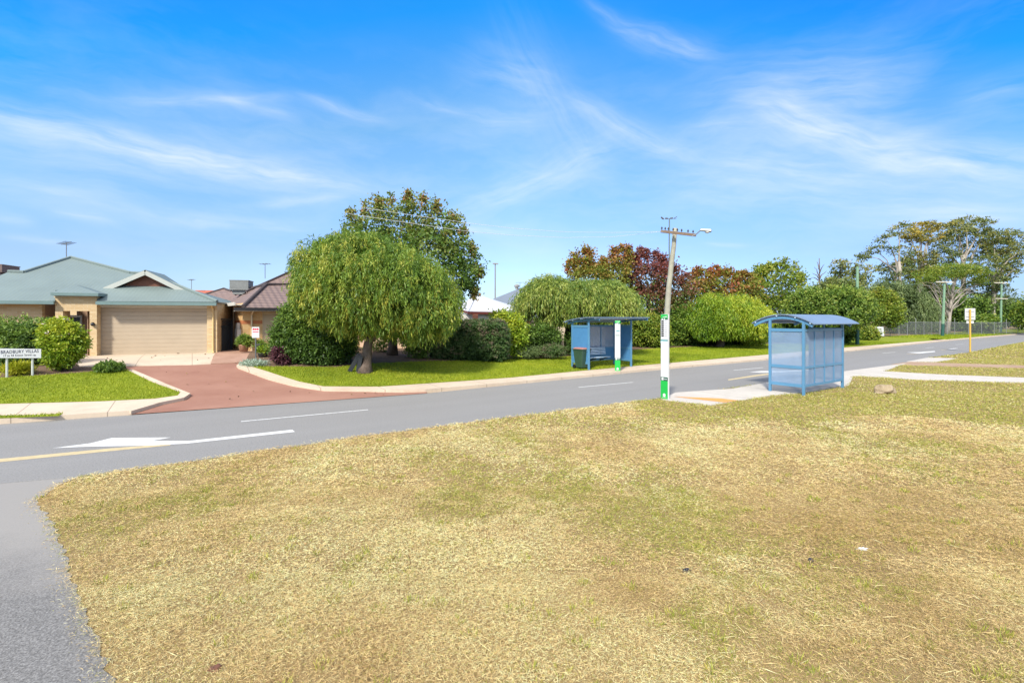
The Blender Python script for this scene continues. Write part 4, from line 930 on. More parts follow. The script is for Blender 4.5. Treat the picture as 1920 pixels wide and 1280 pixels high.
# ------------------------------------------------------------------ signs
def panel_sign(): pass
sa = gp(-30, 711, .09); sb_ = gp(76, 706, .09)
zs = lambda py, Z: CH - (py - HY) / F * Z
pl = gp(13, 708, .09); pr_ = gp(61, 704, .09)
sg = thing('estate_sign', (pl + pr_) / 2, 'white street sign on two pale posts reading BRADBURY VILLAS in front of the dark hedge', 'sign')
sd = (pr_ - pl); sd.z = 0; sd.normalize(); sn = Vector((sd.y, -sd.x, 0)); Zs = (pl.y + pr_.y) / 2
for p in (pl, pr_): MB().tube([p - Vector((0, 0, .1)), Vector((p.x, p.y, zs(668, p.y)))], .032, 8).build('post', mat_plain('weathered_post', (0.50, 0.52, 0.50), .6, .15, 8), sg)
def at(px, py, e=0.0): return rp(px, py, (pl + pr_) / 2 + sn * (.05 + e), sn)
brd = MB().slab([at(-3, 671), at(77, 671), at(77, 654), at(-3, 653)], sn, .02).build('board', mat_plain('sign_white', (0.78, 0.78, 0.82), .4, .03), sg)
hh = (at(37, 654) - at(37, 671)).z
m_navyink = mat_plain('navy_lettering', (0.03, 0.03, 0.06), .5, .1)
tx = MB(); text_mesh(tx, 'BRADBURY VILLAS', at(37.5, 659.2, .003), sd, Vector((0, 0, 1)), hh * .50, .010, 1.08, fit=(at(73, 660) - at(2, 660)).length); tx.build('lettering', m_navyink, brd)
tx = MB(); text_mesh(tx, '17 to 44 Kitson Street', at(33, 666, .003), sd, Vector((0, 0, 1)), hh * .36, .008, 1.12, fit=(at(59, 666) - at(6, 666)).length)
tx.add([at(61, 666.4, .003), at(64.5, 666.4, .003), at(64.5, 665.4, .003), at(61, 665.4, .003), at(64.5, 667.4, .003), at(68, 666, .003), at(64.5, 664.4, .003)], [(0, 1, 2, 3), (4, 5, 6)])
tx.build('lettering', m_navyink, brd)
nb = gp(479.5, 676, .09)
ns = thing('notice_sign', nb, 'small red and white notice on a dark post beside the driveway', 'sign')
MB().tube([nb, Vector((nb.x, nb.y, zs(632, nb.y)))], .028, 8).build('post', mat_plain('dark_post', (.10, .11, .12), .5, .1), ns)
def ncorner(px, py, e=0): v = P(px, py, nb.y - .04 - e); return v
nbd = MB().slab([ncorner(472.5, 633), ncorner(486, 633), ncorner(486, 613), ncorner(472.5, 613)], Vector((0, -1, 0)), .02).build('board', m_tw, ns)
m_signred = mat_plain('sign_red', (.50, .04, .07), .4, .05)
mb = MB()
for k, (a, b) in enumerate(((473.7, 477.2), (477.7, 480.7), (481.2, 484.8))): mb.slab([ncorner(a, 618.8, .003), ncorner(b, 618.8, .003), ncorner(b, 615 + .4 * (k % 2), .003), ncorner(a, 615, .003)], Vector((0, -1, 0)), .002)
mb.slab([ncorner(473.7, 622.8, .003), ncorner(484.8, 622.8, .003), ncorner(484.8, 621, .003), ncorner(473.7, 621, .003)], Vector((0, -1, 0)), .002); mb.build('red_lettering', m_signred, nbd)
for k in range(3): MB().slab([ncorner(474.6, 626.6 + 2 * k, .003), ncorner(484, 626.6 + 2 * k, .003), ncorner(484, 625.8 + 2 * k, .003), ncorner(474.6, 625.8 + 2 * k, .003)], Vector((0, -1, 0)), .002).build('grey_lettering', m_tgrey, nbd)
yb = gp(1819, 660)
ys = thing('road_sign', yb, 'yellow post carrying the backs of two pale plates on the right verge', 'sign')
MB().tube([yb - Vector((0, 0, .1)), P(1819, 580, yb.y)], .055, 10).build('post', mat_plain('yellow_post_paint', (.55, .34, .06), .5, .08), ys)
def plate(x0, x1, y0, y1, m): 
    Z = yb.y + .08; return MB().slab([P(x0, y1, Z), P(x1, y1, Z), P(x1, y0, Z), P(x0, y0, Z)], Vector((0, 1, 0)), .012).build('plate', m, ys)
plate(1809, 1828.5, 578, 599.5, mat_plain('grey_plate', (.50, .51, .53), .45, .06)); plate(1812, 1825.5, 601.5, 606, m_tw)
for yy in (584, 594): MB().bar(P(1811, yy, yb.y + .066), P(1826.5, yy, yb.y + .066), .02, .03).build('bracket', m_alu, ys)

# ------------------------------------------------------------------ poles and wires
m_pole = mat_plain('weathered_pole_wood', (0.30, 0.29, 0.23), .85, .2, 5, 0, .3, 30); m_polegreen = mat_plain('pale_green_pole', (0.17, 0.29, 0.19), .8, .15, 5); m_poledk = mat_plain('dark_green_pole_base', (0.012, 0.075, 0.06), .6, .1)
m_ins = mat_plain('insulator_brown', (.05, .035, .03), .35, .1); m_xarm = mat_plain('crossarm_timber', (.16, .11, .08), .8, .2, 8)
zb0 = 24.2; pb = on_ground(1247.5, zb0, .1)
up = thing('utility_pole', pb, 'leaning wooden power pole with crossarm and street light behind the near totem', 'utility pole', 'power poles')
pts = [pb, P(1250.5, 590, zb0), P(1254, 540, zb0), P(1259.5, 490, zb0), P(1263.5, 460, zb0), P(1265.5, 428, zb0)]
MB().tube(pts, [.16, .145, .135, .125, .115, .105], 12).build('pole', m_pole, up, True)
xa0, xa1 = P(1239, 433.5, zb0 - .12), P(1305, 441, zb0 - .9)
xa = MB().bar(xa0, xa1, .11, .13).build('crossarm', m_xarm, up)
for k in range(8):
    f_ = (.03, .13, .22, .36, .48, .60, .78, .92)[k]; p = xa0.lerp(xa1, f_) + Vector((0, 0, .065))
    MB().tube([p, p + Vector((0, 0, .05)), p + Vector((0, 0, .06)), p + Vector((0, 0, .11)), p + Vector((0, 0, .13)), p + Vector((0, 0, .17))], [.012, .012, .04, .045, .03, .02], 8).build('insulator', m_ins, xa)
la = [P(1297, 443, zb0 - .85), P(1305, 439.5, zb0 - .95), P(1312, 433, zb0 - 1.05), P(1318, 430.5, zb0 - 1.1)]
lamp = MB().tube(la, .028, 8).build('lamp_arm', m_alu, up)
lc = P(1323, 432, zb0 - 1.15)
mb = MB(); ld = Vector((.27, -.06, -.035)); ls = Vector((.05, .16, 0))
mb.hexa([lc - ld - ls * .6 - Vector((0, 0, .04)), lc + ld - ls - Vector((0, 0, .05)), lc + ld + ls - Vector((0, 0, .05)), lc - ld + ls * .6 - Vector((0, 0, .04)), lc - ld * .9 - ls * .4 + Vector((0, 0, .06)), lc + ld * .9 - ls * .7 + Vector((0, 0, .08)), lc + ld * .9 + ls * .7 + Vector((0, 0, .08)), lc - ld * .9 + ls * .4 + Vector((0, 0, .06))]); mb.build('lamp_head', m_alu, lamp, bevel=.025)
mb = MB(); c = lc + ld * .3 - Vector((0, 0, .05)); mb.tube([c, c - Vector((0, 0, .05)), c - Vector((0, 0, .08))], [.12, .11, .05], 10); mb.build('lamp_lens', m_offwhite, lamp)
def catenary(a, b, sag, n=24): return [a.lerp(b, i / n) - Vector((0, 0, 4 * sag * (i / n) * (1 - i / n))) for i in range(n + 1)]
m_wire = mat_plain('pale_wire', (.50, .52, .54), .5, .05)
def wire(pxs, label, r=.008):
    a = MB().tube(pxs, r, 5).build('power_line', m_wire); return tag(a, label, 'power line', 'overhead wires')
wl = lambda L: [P(x, y, Z) for x, y, Z in L]
wire(wl([(655, 401, 18.6), (700, 408, 18.9), (745, 414.7, 19.2), (790, 421.4, 19.5), (832, 427.5, 19.8), (880, 434, 20.3), (960, 441, 21), (1060, 445.5, 22), (1150, 444, 23), (1240, 434, zb0 - .12)]), 'overhead wire crossing lowest in front of the tall green tree')
wire(wl([(690, 391, 18.8), (740, 398.5, 19.1), (780, 404.5, 19.4), (830, 411.5, 19.8), (880, 418.5, 20.3), (960, 428, 21), (1060, 435, 22), (1150, 436, 23), (1248, 434, zb0 - .2)]), 'overhead wire crossing highest in front of the tall green tree')
def green_pole(px, Z, ytop, ysplit, r, label, arms, bx_off=0):
    b = on_ground(px, Z, .03); t = thing('utility_pole', b, label, 'utility pole', 'power poles')
    top = P(px + bx_off, ytop, Z); k = (zs(ysplit, Z) - b.z) / (top.z - b.z); m = b.lerp(top, k)
    MB().tube([b, m], [r * 1.08, r * 1.03], 10).build('pole_base', m_poledk, t); MB().tube([m + Vector((0, 0, .002)), top], [r, r * .72], 10).build('pole', m_polegreen, t)
    for (y, x0, x1) in arms:
        xm = MB().bar(P(x0, y, Z - r - .05), P(x1, y + .6, Z - r - .05), .12, .13).build('crossarm', mat_plain('pale_crossarm', (.48, .46, .40), .7, .1), t)
        for q in (.04, .3, .7, .96):
            p = P(x0, y, Z - r - .05).lerp(P(x1, y + .6, Z - r - .05), q); MB().tube([p, p + Vector((0, 0, .30))], .05, 6).build('insulator', m_ins, xm)
    return t
green_pole(1607.5, 43, 500, 615, .15, 'pale green pole with dark green foot rising behind the near shelter roof and hedge', [])
green_pole(1767, 63, 529, 607, .17, 'pale green pole with one crossarm in front of the umbrella-shaped tree', [(528.5, 1755, 1787)], 4)
green_pole(1876, 82, 528, 612, .17, 'farthest pale green pole with two crossarms at the right edge', [(530, 1864, 1890), (559.5, 1866, 1889)], 2)
mb = MB(); a_ = P(1873.5, 622, 80); mb.tube([a_, P(1873.5, 604, 80)], .09, 8); tag(mb.build('marker_post', m_offwhite), 'short white post standing beside the farthest green pole', 'post')
fl = thing('floodlight_pole', on_ground(1254.5, 82), 'thin tall mast with four floodlights behind the leaning power pole', 'light pole')
MB().tube([on_ground(1254.5, 82), P(1255, 409.5, 82)], [.16, .10], 8).build('pole', mat_plain('dark_grey_steel', (.12, .16, .18), .5, .1), fl)
MB().bar(P(1241, 411, 82), P(1268, 410, 82), .07, .05).build('head_bar', m_alu, fl)
for x, y, s in ((1242, 409, .3), (1250, 409.5, .05), (1259, 409, -.05), (1266.5, 408, -.3)):
    c = P(x, y, 82); MB().box(c, Vector((.22, 0, -s * .5)), Vector((0, .2, 0)), .08).build('floodlight', mat_plain('floodlight_housing', (.10, .11, .13), .5, .1), fl)
lp = thing('light_pole', on_ground(928.5, 62), 'slim grey light pole with flat lamp head above the white roof', 'light pole')
MB().tube([on_ground(928.5, 62), P(928.5, 495.5, 62)], [.13, .085], 8).build('pole', mat_plain('grey_steel', (.22, .23, .24), .5, .1), lp)
MB().box(P(929, 494.3, 62), Vector((.36, 0, -.02)), Vector((0, .2, 0)), .06).build('lamp_head', mat_plain('lamp_housing', (.25, .24, .23), .5, .1), lp)

# ------------------------------------------------------------------ fence and panel at the far right
m_steel = mat_plain('galvanised_steel', (.20, .21, .22), .5, .15, 4); m_chain = mat_mesh('chain_link', (.13, .14, .15), .42)
fa, fb = on_ground(1652, 61), on_ground(1790, 68); fc = on_ground(2040, 86)
fence = thing('chain_link_fence', fb, 'grey chain link fence running behind the far lawn and pole', 'fence')
mb = MB()
for a, b in ((fa, fb), (fb, fc)):
    mb.add([a, b, b + Vector((0, 0, 1.85)), a + Vector((0, 0, 1.85))], [(0, 1, 2, 3)])
mb.build('wire_mesh', m_chain, fence)
for a, b, n in ((fa, fb, 9), (fb, fc, 12)):
    for k in range(n):
        p = a.lerp(b, k / n); MB().tube([p, p + Vector((0, 0, 1.95 if k % 4 else 2.4))], .035, 6).build('fence_post', m_steel, fence)
mb = MB(); mb.tube([fa + Vector((0, 0, 1.85)), fb + Vector((0, 0, 1.85)), fc + Vector((0, 0, 1.85))], .035, 5); mb.build('top_rail', m_steel, fence)
pb_ = [P(1639.5, 629, 58), P(1658, 630, 58), P(1656.5, 612.5, 58), P(1645, 612.5, 58)]
tag(MB().slab(pb_, Vector((0, -1, 0)), .35).build('utility_cabinet', mat_plain('pale_grey_metal', (.50, .52, .55), .5, .08)), 'pale grey tapered metal cabinet at the end of the chain link fence', 'cabinet')

# ------------------------------------------------------------------ rock and litter
def blob(name, c, rx, ry, rz, mat, seed, rough=.25, lab=None, cat=None, grp=None):
    bm = bmesh.new(); bmesh.ops.create_icosphere(bm, subdivisions=4, radius=1); rs = np.random.RandomState(seed); ph = rs.rand(8, 4) * 6.28
    for v in bm.verts:
        d = v.co.copy(); k = 1
        for i in range(8): k += rough / (1 + i * .5) * .5 * math.sin((1.5 + i) * (d.x * math.cos(ph[i][0]) + d.y * math.sin(ph[i][0])) + ph[i][1]) * math.sin((1.3 + i) * d.z + ph[i][2])
        v.co = Vector((d.x * rx * k, d.y * ry * k, max(-.25, d.z) * rz * k))
    me = bpy.data.meshes.new(name); bm.to_mesh(me); bm.free(); me.materials.append(mat); me.polygons.foreach_set('use_smooth', [True] * len(me.polygons))
    o = bpy.data.objects.new(name, me); COL.objects.link(o); o.location = c
    if lab: tag(o, lab, cat, grp)
    return o
m_rock = mat_ground('rock', (.24, .18, .11), (.36, .28, .18), (.42, .35, .25), 3, 12, .8, .9, .5, .04)
blob('rock', gp(1657, 737) + Vector((0, 0, .06)), .36, .24, .24, m_rock, 3, .35, 'low tan boulder lying in the grass right of the near shelter', 'rock')
blob('plastic_scrap', gp(1288, 1070), .05, .03, .025, m_ink, 5, .5, 'small black scrap lying on the dry grass, nearer the middle', 'litter', 'litter on the grass')
blob('plastic_scrap', gp(1519, 1051), .028, .025, .025, m_ink, 6, .5, 'tiny dark scrap on the dry grass left of the white scrap', 'litter', 'litter on the grass')
blob('paper_scrap', gp(1619, 1029), .06, .03, .02, m_tw, 8, .6, 'crumpled white paper scrap on the dry grass', 'litter', 'litter on the grass')
blob('pine_cone', gp(403, 1253), .045, .03, .025, mat_plain('cone_brown', (.12, .05, .03), .9, .3, 40), 9, .6, 'dark brown seed cone on the grass at the bottom left', 'seed cone')
# black planks leaning on the big weeping tree's trunk
m_blk = mat_plain('black_plastic', (.018, .02, .024), .4, .2, 6)
t1b = gp(684, 697, .1)
for k, (x0, y0, x1, y1, wd, lb) in enumerate(((653, 697, 674, 664, .17, 'left of the two black planks leaning on the weeping tree trunk'), (669, 698, 677, 667, .17, 'right of the two black planks leaning on the weeping tree trunk'))):
    a = gp(x0 + 2, y0, .1); b = P(x1, y1, t1b.y - .12 - .05 * k); tag(MB().bar(a, b, .06, wd).build('plank', m_blk, bevel=.008), lb, 'plank', 'black planks on the trunk')
#PART3
# ------------------------------------------------------------------ foliage
def ell(px, py, Z, rx, ry, dep=None):
    c = P(px, py, Z); k = Z / F
    return (np.array(c), np.array((rx * k, (rx * k if dep is None else dep), ry * k)))
def sample_surface(E, n, rin=.55, top=0.0):
    """points near the surface of a union of ellipsoids, with outward normals"""
    w = np.array([(e[1][0] * e[1][2]) + .3 * e[1][1] * (e[1][0] + e[1][2]) for e in E]); w = w / w.sum()
    idx = RS.choice(len(E), n, p=w); d = unit(RS.normal(size=(n, 3)))
    C = np.array([e[0] for e in E]); R = np.array([e[1] for e in E])
    r = 1 - (1 - rin) * RS.rand(n, 1) ** 1.6
    p = C[idx] + d * R[idx] * r; nm = unit(d / R[idx])
    keep = np.ones(n, bool)
    for k in range(len(E)):
        q = np.linalg.norm((p - C[k]) / R[k], axis=1); keep &= (q > .52) | (idx == k)
    if top is not None: keep &= (d[:, 2] > -1 + top) 
    return p[keep], nm[keep]
def broad_leaves(E, nclump, per, cr, ln, wd, tone0=.5, tonev=.3, rin=.55, up=.35, hgrad=0.0, flat=.7):
    p, nm = sample_surface(E, nclump, rin); n = len(p)
    ct = tone0 + tonev * (RS.rand(n) - .5)
    r = cr * (.6 + .8 * RS.rand(n))
    idx = np.repeat(np.arange(n), per); m = len(idx)
    off = RS.normal(size=(m, 3)) * .5 * r[idx][:, None]; off[:, 2] *= flat
    c = p[idx] + off
    ax = nm[idx] * .6 + RS.normal(size=(m, 3)) * .8 + np.array([0, 0, up - .5])
    t = ct[idx] + .22 * (RS.rand(m) - .5)
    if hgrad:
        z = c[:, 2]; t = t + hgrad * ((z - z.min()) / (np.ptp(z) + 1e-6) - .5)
    return kites(c, ax, ln * (.6 + .8 * RS.rand(m)), wd * (.6 + .8 * RS.rand(m)), np.clip(t, 0, 1))
def weeping(E, ntress, strands, steps, length, ln, wd, zmin, tone0=.5, tonev=.35, jit=.06, arch=.30, spread=.40):
    p, nm = sample_surface(E, int(ntress * 1.45), .62)
    g = .6 * vnoise(p[:, 0] + .6 * p[:, 1], p[:, 2] * 1.3 + .35 * p[:, 1], 24.0 / p[:, 1].mean() * 1.5, 71) + .4 * vnoise(p[:, 0] * 1.1 + 5, p[:, 2] + .8 * p[:, 1], 24.0 / p[:, 1].mean() * 3.2, 72)
    kp = RS.rand(len(p)) < np.clip((g - .28) * 4.5, .04, 1); p = p[kp]; nm = nm[kp]; n = len(p)
    ct = tone0 + tonev * (RS.rand(n) - .5) * 1.6
    out = nm + RS.normal(size=(n, 3)) * .45; out[:, 2] = 0; out = unit(out)
    Lt = length * (.45 + .9 * RS.rand(n)); curl = .10 + arch * RS.rand(n)
    idx = np.repeat(np.arange(n), strands); m = len(idx)
    root = p[idx] + RS.normal(size=(m, 3)) * jit
    L = Lt[idx] * (.75 + .5 * RS.rand(m)); o = out[idx] + RS.normal(size=(m, 3)) * np.array([.25, .25, 0]); cu = curl[idx]
    up = np.clip(nm[idx][:, 2], 0, 1) * .35
    C, A, T, LL = [], [], [], []
    for k in range(steps):
        s = (k + RS.rand(m)) / steps
        c = root + o * (cu * L * np.minimum(1, s * 1.6) ** .7)[:, None]; c[:, 2] += L * (up * 1.2 * s * (1 - s) - .95 * s ** 1.5)
        a = o * (cu * 1.3 * (1 - s))[:, None] + RS.normal(size=(m, 3)) * spread
        a[:, 2] += up * 1.2 * (1 - 2 * s) - 1.42 * np.sqrt(s) - .12
        ok = c[:, 2] > zmin(c) if callable(zmin) else c[:, 2] > zmin + .25 * RS.rand(m)
        C.append(c[ok]); A.append(a[ok]); T.append((ct[idx] + .16 * (RS.rand(m) - .5) + .14 * (s - .5))[ok]); LL.append((ln * (.6 + .8 * RS.rand(m)))[ok])
    C = np.concatenate(C); A = np.concatenate(A); T = np.concatenate(T); LL = np.concatenate(LL)
    return kites(C, A, LL, wd * (.6 + .8 * RS.rand(len(C))), np.clip(T, 0, 1))
def core(E, k, tone, sub=3):
    cs, qs, o = [], [], 0
    bm = bmesh.new(); bmesh.ops.create_icosphere(bm, subdivisions=sub, radius=1)
    v = np.array([x.co for x in bm.verts]); f = np.array([[x.index for x in y.verts] for y in bm.faces]); bm.free()
    f = np.concatenate([f, f[:, 2:3]], 1)
    for c, r in E:
        nz = 1 + .22 * (vnoise(v[:, 0] * 3 + c[0], v[:, 1] * 3 + v[:, 2] * 2.3, 1.3, 5) - .5)
        cs.append(c + v * r * k * nz[:, None]); qs.append(f + o); o += len(v)
    return np.concatenate(cs), np.concatenate(qs), np.full(o, tone)
def join2(quads, tris):
    return quads
def crown_mesh(name, parts, mat, parent):
    """leaf kites in one mesh; the optional inner core is given as triangles folded to quads"""
    co, q, t = join(parts)
    me_quads = q
    return np_mesh(name, co, me_quads, mat, parent, t)
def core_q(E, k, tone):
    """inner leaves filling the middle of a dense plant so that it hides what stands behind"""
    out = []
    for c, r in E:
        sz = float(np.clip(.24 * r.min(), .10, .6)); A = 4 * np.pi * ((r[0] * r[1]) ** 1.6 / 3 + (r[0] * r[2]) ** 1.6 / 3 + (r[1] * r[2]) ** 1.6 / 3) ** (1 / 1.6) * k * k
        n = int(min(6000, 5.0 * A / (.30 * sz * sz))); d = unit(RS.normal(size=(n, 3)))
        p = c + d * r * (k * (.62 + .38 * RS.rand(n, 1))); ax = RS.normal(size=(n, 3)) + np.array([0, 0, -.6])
        out.append(kites(p, ax, sz * (.7 + .6 * RS.rand(n)), sz * .6 * (.7 + .6 * RS.rand(n)), np.clip(tone + .12 * RS.rand(n), 0, 1)))  # low tone paints the shade of the crown's gaps into these leaves
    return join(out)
m_bark = mat_ground('grey_brown_bark', (.11, .082, .066), (.19, .145, .12), (.09, .065, .05), 4, 9, 1.0, .95, .6, .06)
m_barkdk = mat_ground('dark_bark', (.055, .04, .032), (.09, .068, .055), (.03, .022, .018), 4, 9, 1.0, .95, .6, .06)
m_barkpale = mat_ground('pale_gum_bark', (.30, .265, .23), (.42, .38, .335), (.17, .15, .13), 1.2, 3, .3, .9, .5)
def trunk(t, base, top, r0, r1, mat, lean=0.0, limbs=(), name='trunk', flare=1.35):
    base = Vector(base); top = Vector(top); mb = MB(); n = 6; pts, rad = [], []
    for i in range(n + 1):
        s = i / n; p = base.lerp(top, s) + Vector((random.uniform(-1, 1) * r0 * .25, random.uniform(-1, 1) * r0 * .25, 0)) * (1 if 0 < i < n else 0)
        pts.append(p - Vector((0, 0, .1)) if i == 0 else p); rad.append((r0 * (flare if i == 0 else 1) * (1 - s) + r1 * s))
    mb.tube(pts, rad, 12)
    for (q, s, r) in limbs:
        q = Vector(q); a = base.lerp(top, s); d = q - a; pl_ = []
        for i in range(6):
            k = i / 5; pl_.append(a + d * k + Vector((0, 0, d.length * .12 * math.sin(math.pi * k))) + Vector((random.uniform(-1, 1), random.uniform(-1, 1), random.uniform(-1, 1))) * d.length * .035 * (1 if 0 < i < 5 else 0))
        mb.tube(pl_, [r * (1 - .8 * i / 5) for i in range(6)], 7)
    return mb.build(name, mat, t, True)
def plant(name, base, label, cat, group=None): return thing(name, base, label, cat, group)

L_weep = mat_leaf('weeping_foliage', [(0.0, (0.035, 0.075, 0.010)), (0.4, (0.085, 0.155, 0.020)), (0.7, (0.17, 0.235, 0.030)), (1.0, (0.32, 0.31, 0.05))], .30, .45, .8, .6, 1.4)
L_weep2 = mat_leaf('willow_foliage', [(0.0, (0.05, 0.095, 0.018)), (0.4, (0.115, 0.18, 0.032)), (0.7, (0.20, 0.26, 0.045)), (1.0, (0.32, 0.34, 0.08))], .30, .45, .8, .45)
L_lime = mat_leaf('lime_foliage', [(0.0, (0.05, 0.11, 0.010)), (0.4, (0.13, 0.22, 0.015)), (0.75, (0.26, 0.32, 0.025)), (1.0, (0.40, 0.40, 0.04))], .30, .45, .9, .4)
L_dkgreen = mat_leaf('dark_green_foliage', [(0.0, (0.016, 0.035, 0.008)), (0.5, (0.048, 0.088, 0.014)), (0.8, (0.10, 0.15, 0.024)), (1.0, (0.19, 0.22, 0.045))], .3, .5, .9, .5, 2.1)
L_mid = mat_leaf('mid_green_foliage', [(0.0, (0.025, 0.055, 0.008)), (0.45, (0.065, 0.115, 0.016)), (0.75, (0.13, 0.18, 0.025)), (1.0, (0.22, 0.22, 0.05))], .28, .5, .7, .4, 1.7)
L_maple = mat_leaf('maple_foliage', [(0.0, (0.020, 0.045, 0.010)), (0.45, (0.06, 0.105, 0.018)), (0.7, (0.12, 0.13, 0.03)), (0.88, (0.17, 0.10, 0.04)), (1.0, (0.20, 0.08, 0.045))], .32, .5, .7, .35, 2.0)
L_red = mat_leaf('red_autumn_foliage', [(0.0, (0.03, 0.075, 0.014)), (0.35, (0.06, 0.11, 0.018)), (0.52, (0.12, 0.06, 0.025)), (0.75, (0.125, 0.038, 0.034)), (1.0, (0.20, 0.06, 0.05))], .25, .5, .6, .35)
L_orange = mat_leaf('orange_autumn_foliage', [(0.0, (0.04, 0.085, 0.012)), (0.4, (0.12, 0.16, 0.02)), (0.65, (0.20, 0.17, 0.03)), (0.85, (0.24, 0.10, 0.03)), (1.0, (0.22, 0.05, 0.03))], .28, .5, .5, .5)
L_yell = mat_leaf('yellow_green_foliage', [(0.0, (0.03, 0.065, 0.010)), (0.45, (0.09, 0.15, 0.016)), (0.75, (0.19, 0.23, 0.025)), (1.0, (0.28, 0.24, 0.05))], .28, .5, .5, .5)
L_gum = mat_leaf('gum_foliage', [(0.0, (0.03, 0.055, 0.018)), (0.45, (0.075, 0.105, 0.03)), (0.75, (0.14, 0.16, 0.045)), (1.0, (0.23, 0.20, 0.055))], .25, .45, .15, .4, 1.5)
L_gumy = mat_leaf('yellow_gum_foliage', [(0.0, (0.04, 0.06, 0.016)), (0.45, (0.11, 0.12, 0.03)), (0.75, (0.21, 0.18, 0.035)), (1.0, (0.33, 0.24, 0.04))], .25, .45, .15, .4, 1.4)
L_greygreen = mat_leaf('grey_green_foliage', [(0.0, (0.05, 0.08, 0.03)), (0.5, (0.11, 0.155, 0.055)), (1.0, (0.20, 0.25, 0.10))], .25, .5, .4, .4)
L_purple = mat_leaf('purple_foliage', [(0.0, (0.035, 0.012, 0.018)), (0.6, (0.09, 0.03, 0.042)), (1.0, (0.18, 0.09, 0.10))], .2, .45, 1.0, .4)
L_hedge2 = mat_leaf('purple_green_hedge_foliage', [(0.0, (0.018, 0.04, 0.012)), (0.5, (0.05, 0.09, 0.025)), (0.72, (0.10, 0.085, 0.055)), (0.9, (0.085, 0.05, 0.05)), (1.0, (0.12, 0.17, 0.04))], .25, .5, .75, 1.0, 2.0)
L_silver = mat_leaf('silver_foliage', [(0.0, (0.14, 0.20, 0.15)), (1.0, (0.40, 0.48, 0.42))], .2, .6, 2, .3)
L_pink = mat_leaf('pink_petals', [(0.0, (0.55, 0.30, 0.32)), (1.0, (0.75, 0.60, 0.58))], .3, .5, 2, .2)
L_golden = mat_leaf('golden_foliage', [(0.0, (0.14, 0.18, 0.01)), (0.6, (0.30, 0.32, 0.02)), (1.0, (0.48, 0.42, 0.05))], .3, .5, 2, .3)

# --- big weeping tree
tb = gp(684, 698, .1)
t = plant('weeping_tree', tb, 'broad weeping tree with drooping lime-green foliage and thick trunk beside the driveway', 'tree', 'weeping street trees')
E1 = [ell(640, 535, 19.6, 72, 78, 2.5), ell(690, 530, 19.6, 105, 94, 2.9), ell(755, 545, 19.6, 90, 80, 2.8), ell(805, 572, 19.6, 58, 60, 2.2), ell(606, 490, 19.6, 42, 44, 1.7), ell(680, 480, 19.6, 60, 50, 2.2), ell(604, 560, 19.6, 36, 42, 1.6), ell(640, 480, 19.6, 40, 40, 1.8)]
def under1(c):
    px = c[:, 0] / c[:, 1] * F + CX
    yb = np.interp(px, [540, 560, 600, 640, 690, 740, 790, 830, 860, 875], [560, 590, 620, 640, 632, 640, 648, 640, 610, 570]) + 12 * (vnoise(c[:, 0], c[:, 1], 2.5, 61) - .3) * 1.2
    return CH - (yb - HY) / F * 19.8
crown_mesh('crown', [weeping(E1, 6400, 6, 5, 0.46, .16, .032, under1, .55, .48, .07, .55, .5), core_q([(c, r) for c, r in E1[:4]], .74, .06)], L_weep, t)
trunk(t, tb, P(694, 612, 19.5), .21, .16, m_bark, limbs=[(P(640, 560, 19.6), .75, .13), (P(760, 560, 19.9), .7, .14), (P(700, 500, 19.8), .95, .15), (P(800, 585, 20), .6, .10), (P(610, 600, 19.5), .85, .08)], flare=1.7)
# --- tall green tree behind it
tb = on_ground(735, 23.6, .1)
t = plant('maple_tree', tb, 'tall green tree with reddish brown shoot tips rising behind the big weeping tree', 'tree')
Em = [ell(735, 490, 23.8, 70, 60), ell(800, 490, 23.8, 64, 60), ell(838, 510, 23.8, 46, 52), ell(866, 520, 23.8, 30, 40), ell(690, 430, 23.8, 32, 34), ell(726, 415, 23.8, 18, 44), ell(763, 405, 23.8, 15, 44), ell(795, 408, 23.8, 17, 46), ell(823, 420, 23.8, 14, 44), ell(850, 440, 23.8, 18, 42), ell(866, 475, 23.8, 18, 34), ell(672, 432, 23.8, 24, 20), ell(884, 505, 23.8, 15, 38), ell(704, 398, 23.8, 9, 28), ell(662, 410, 23.8, 12, 16), ell(745, 440, 23.8, 30, 36), ell(800, 450, 23.8, 40, 36)]
tops = [ell(x, y, 23.8 + dz, 6, ry) for x, y, ry, dz in ((708, 384, 18, 0), (731, 378, 18, .5), (764, 374, 16, 0), (794, 377, 17, -.4), (819, 390, 18, 0), (849, 410, 18, 0), (686, 390, 16, .2), (657, 402, 12, 0), (869, 428, 16, 0), (886, 470, 16, 0), (897, 510, 16, 0), (890, 548, 14, 0))]
crown_mesh('crown', [broad_leaves(Em, 950, 26, .36, .14, .10, .48, .3, .5, .2, .35), broad_leaves(tops, 190, 18, .17, .12, .09, .74, .3, .2, .5)], L_maple, t)
trunk(t, tb, P(742, 575, 23.8), .24, .15, m_bark, limbs=[(P(725, 605, 23.6), .45, .13), (P(700, 430, 23.8), .8, .1), (P(800, 420, 23.8), .85, .1), (P(760, 390, 23.8), 1, .09), (P(860, 480, 23.8), .9, .08)])
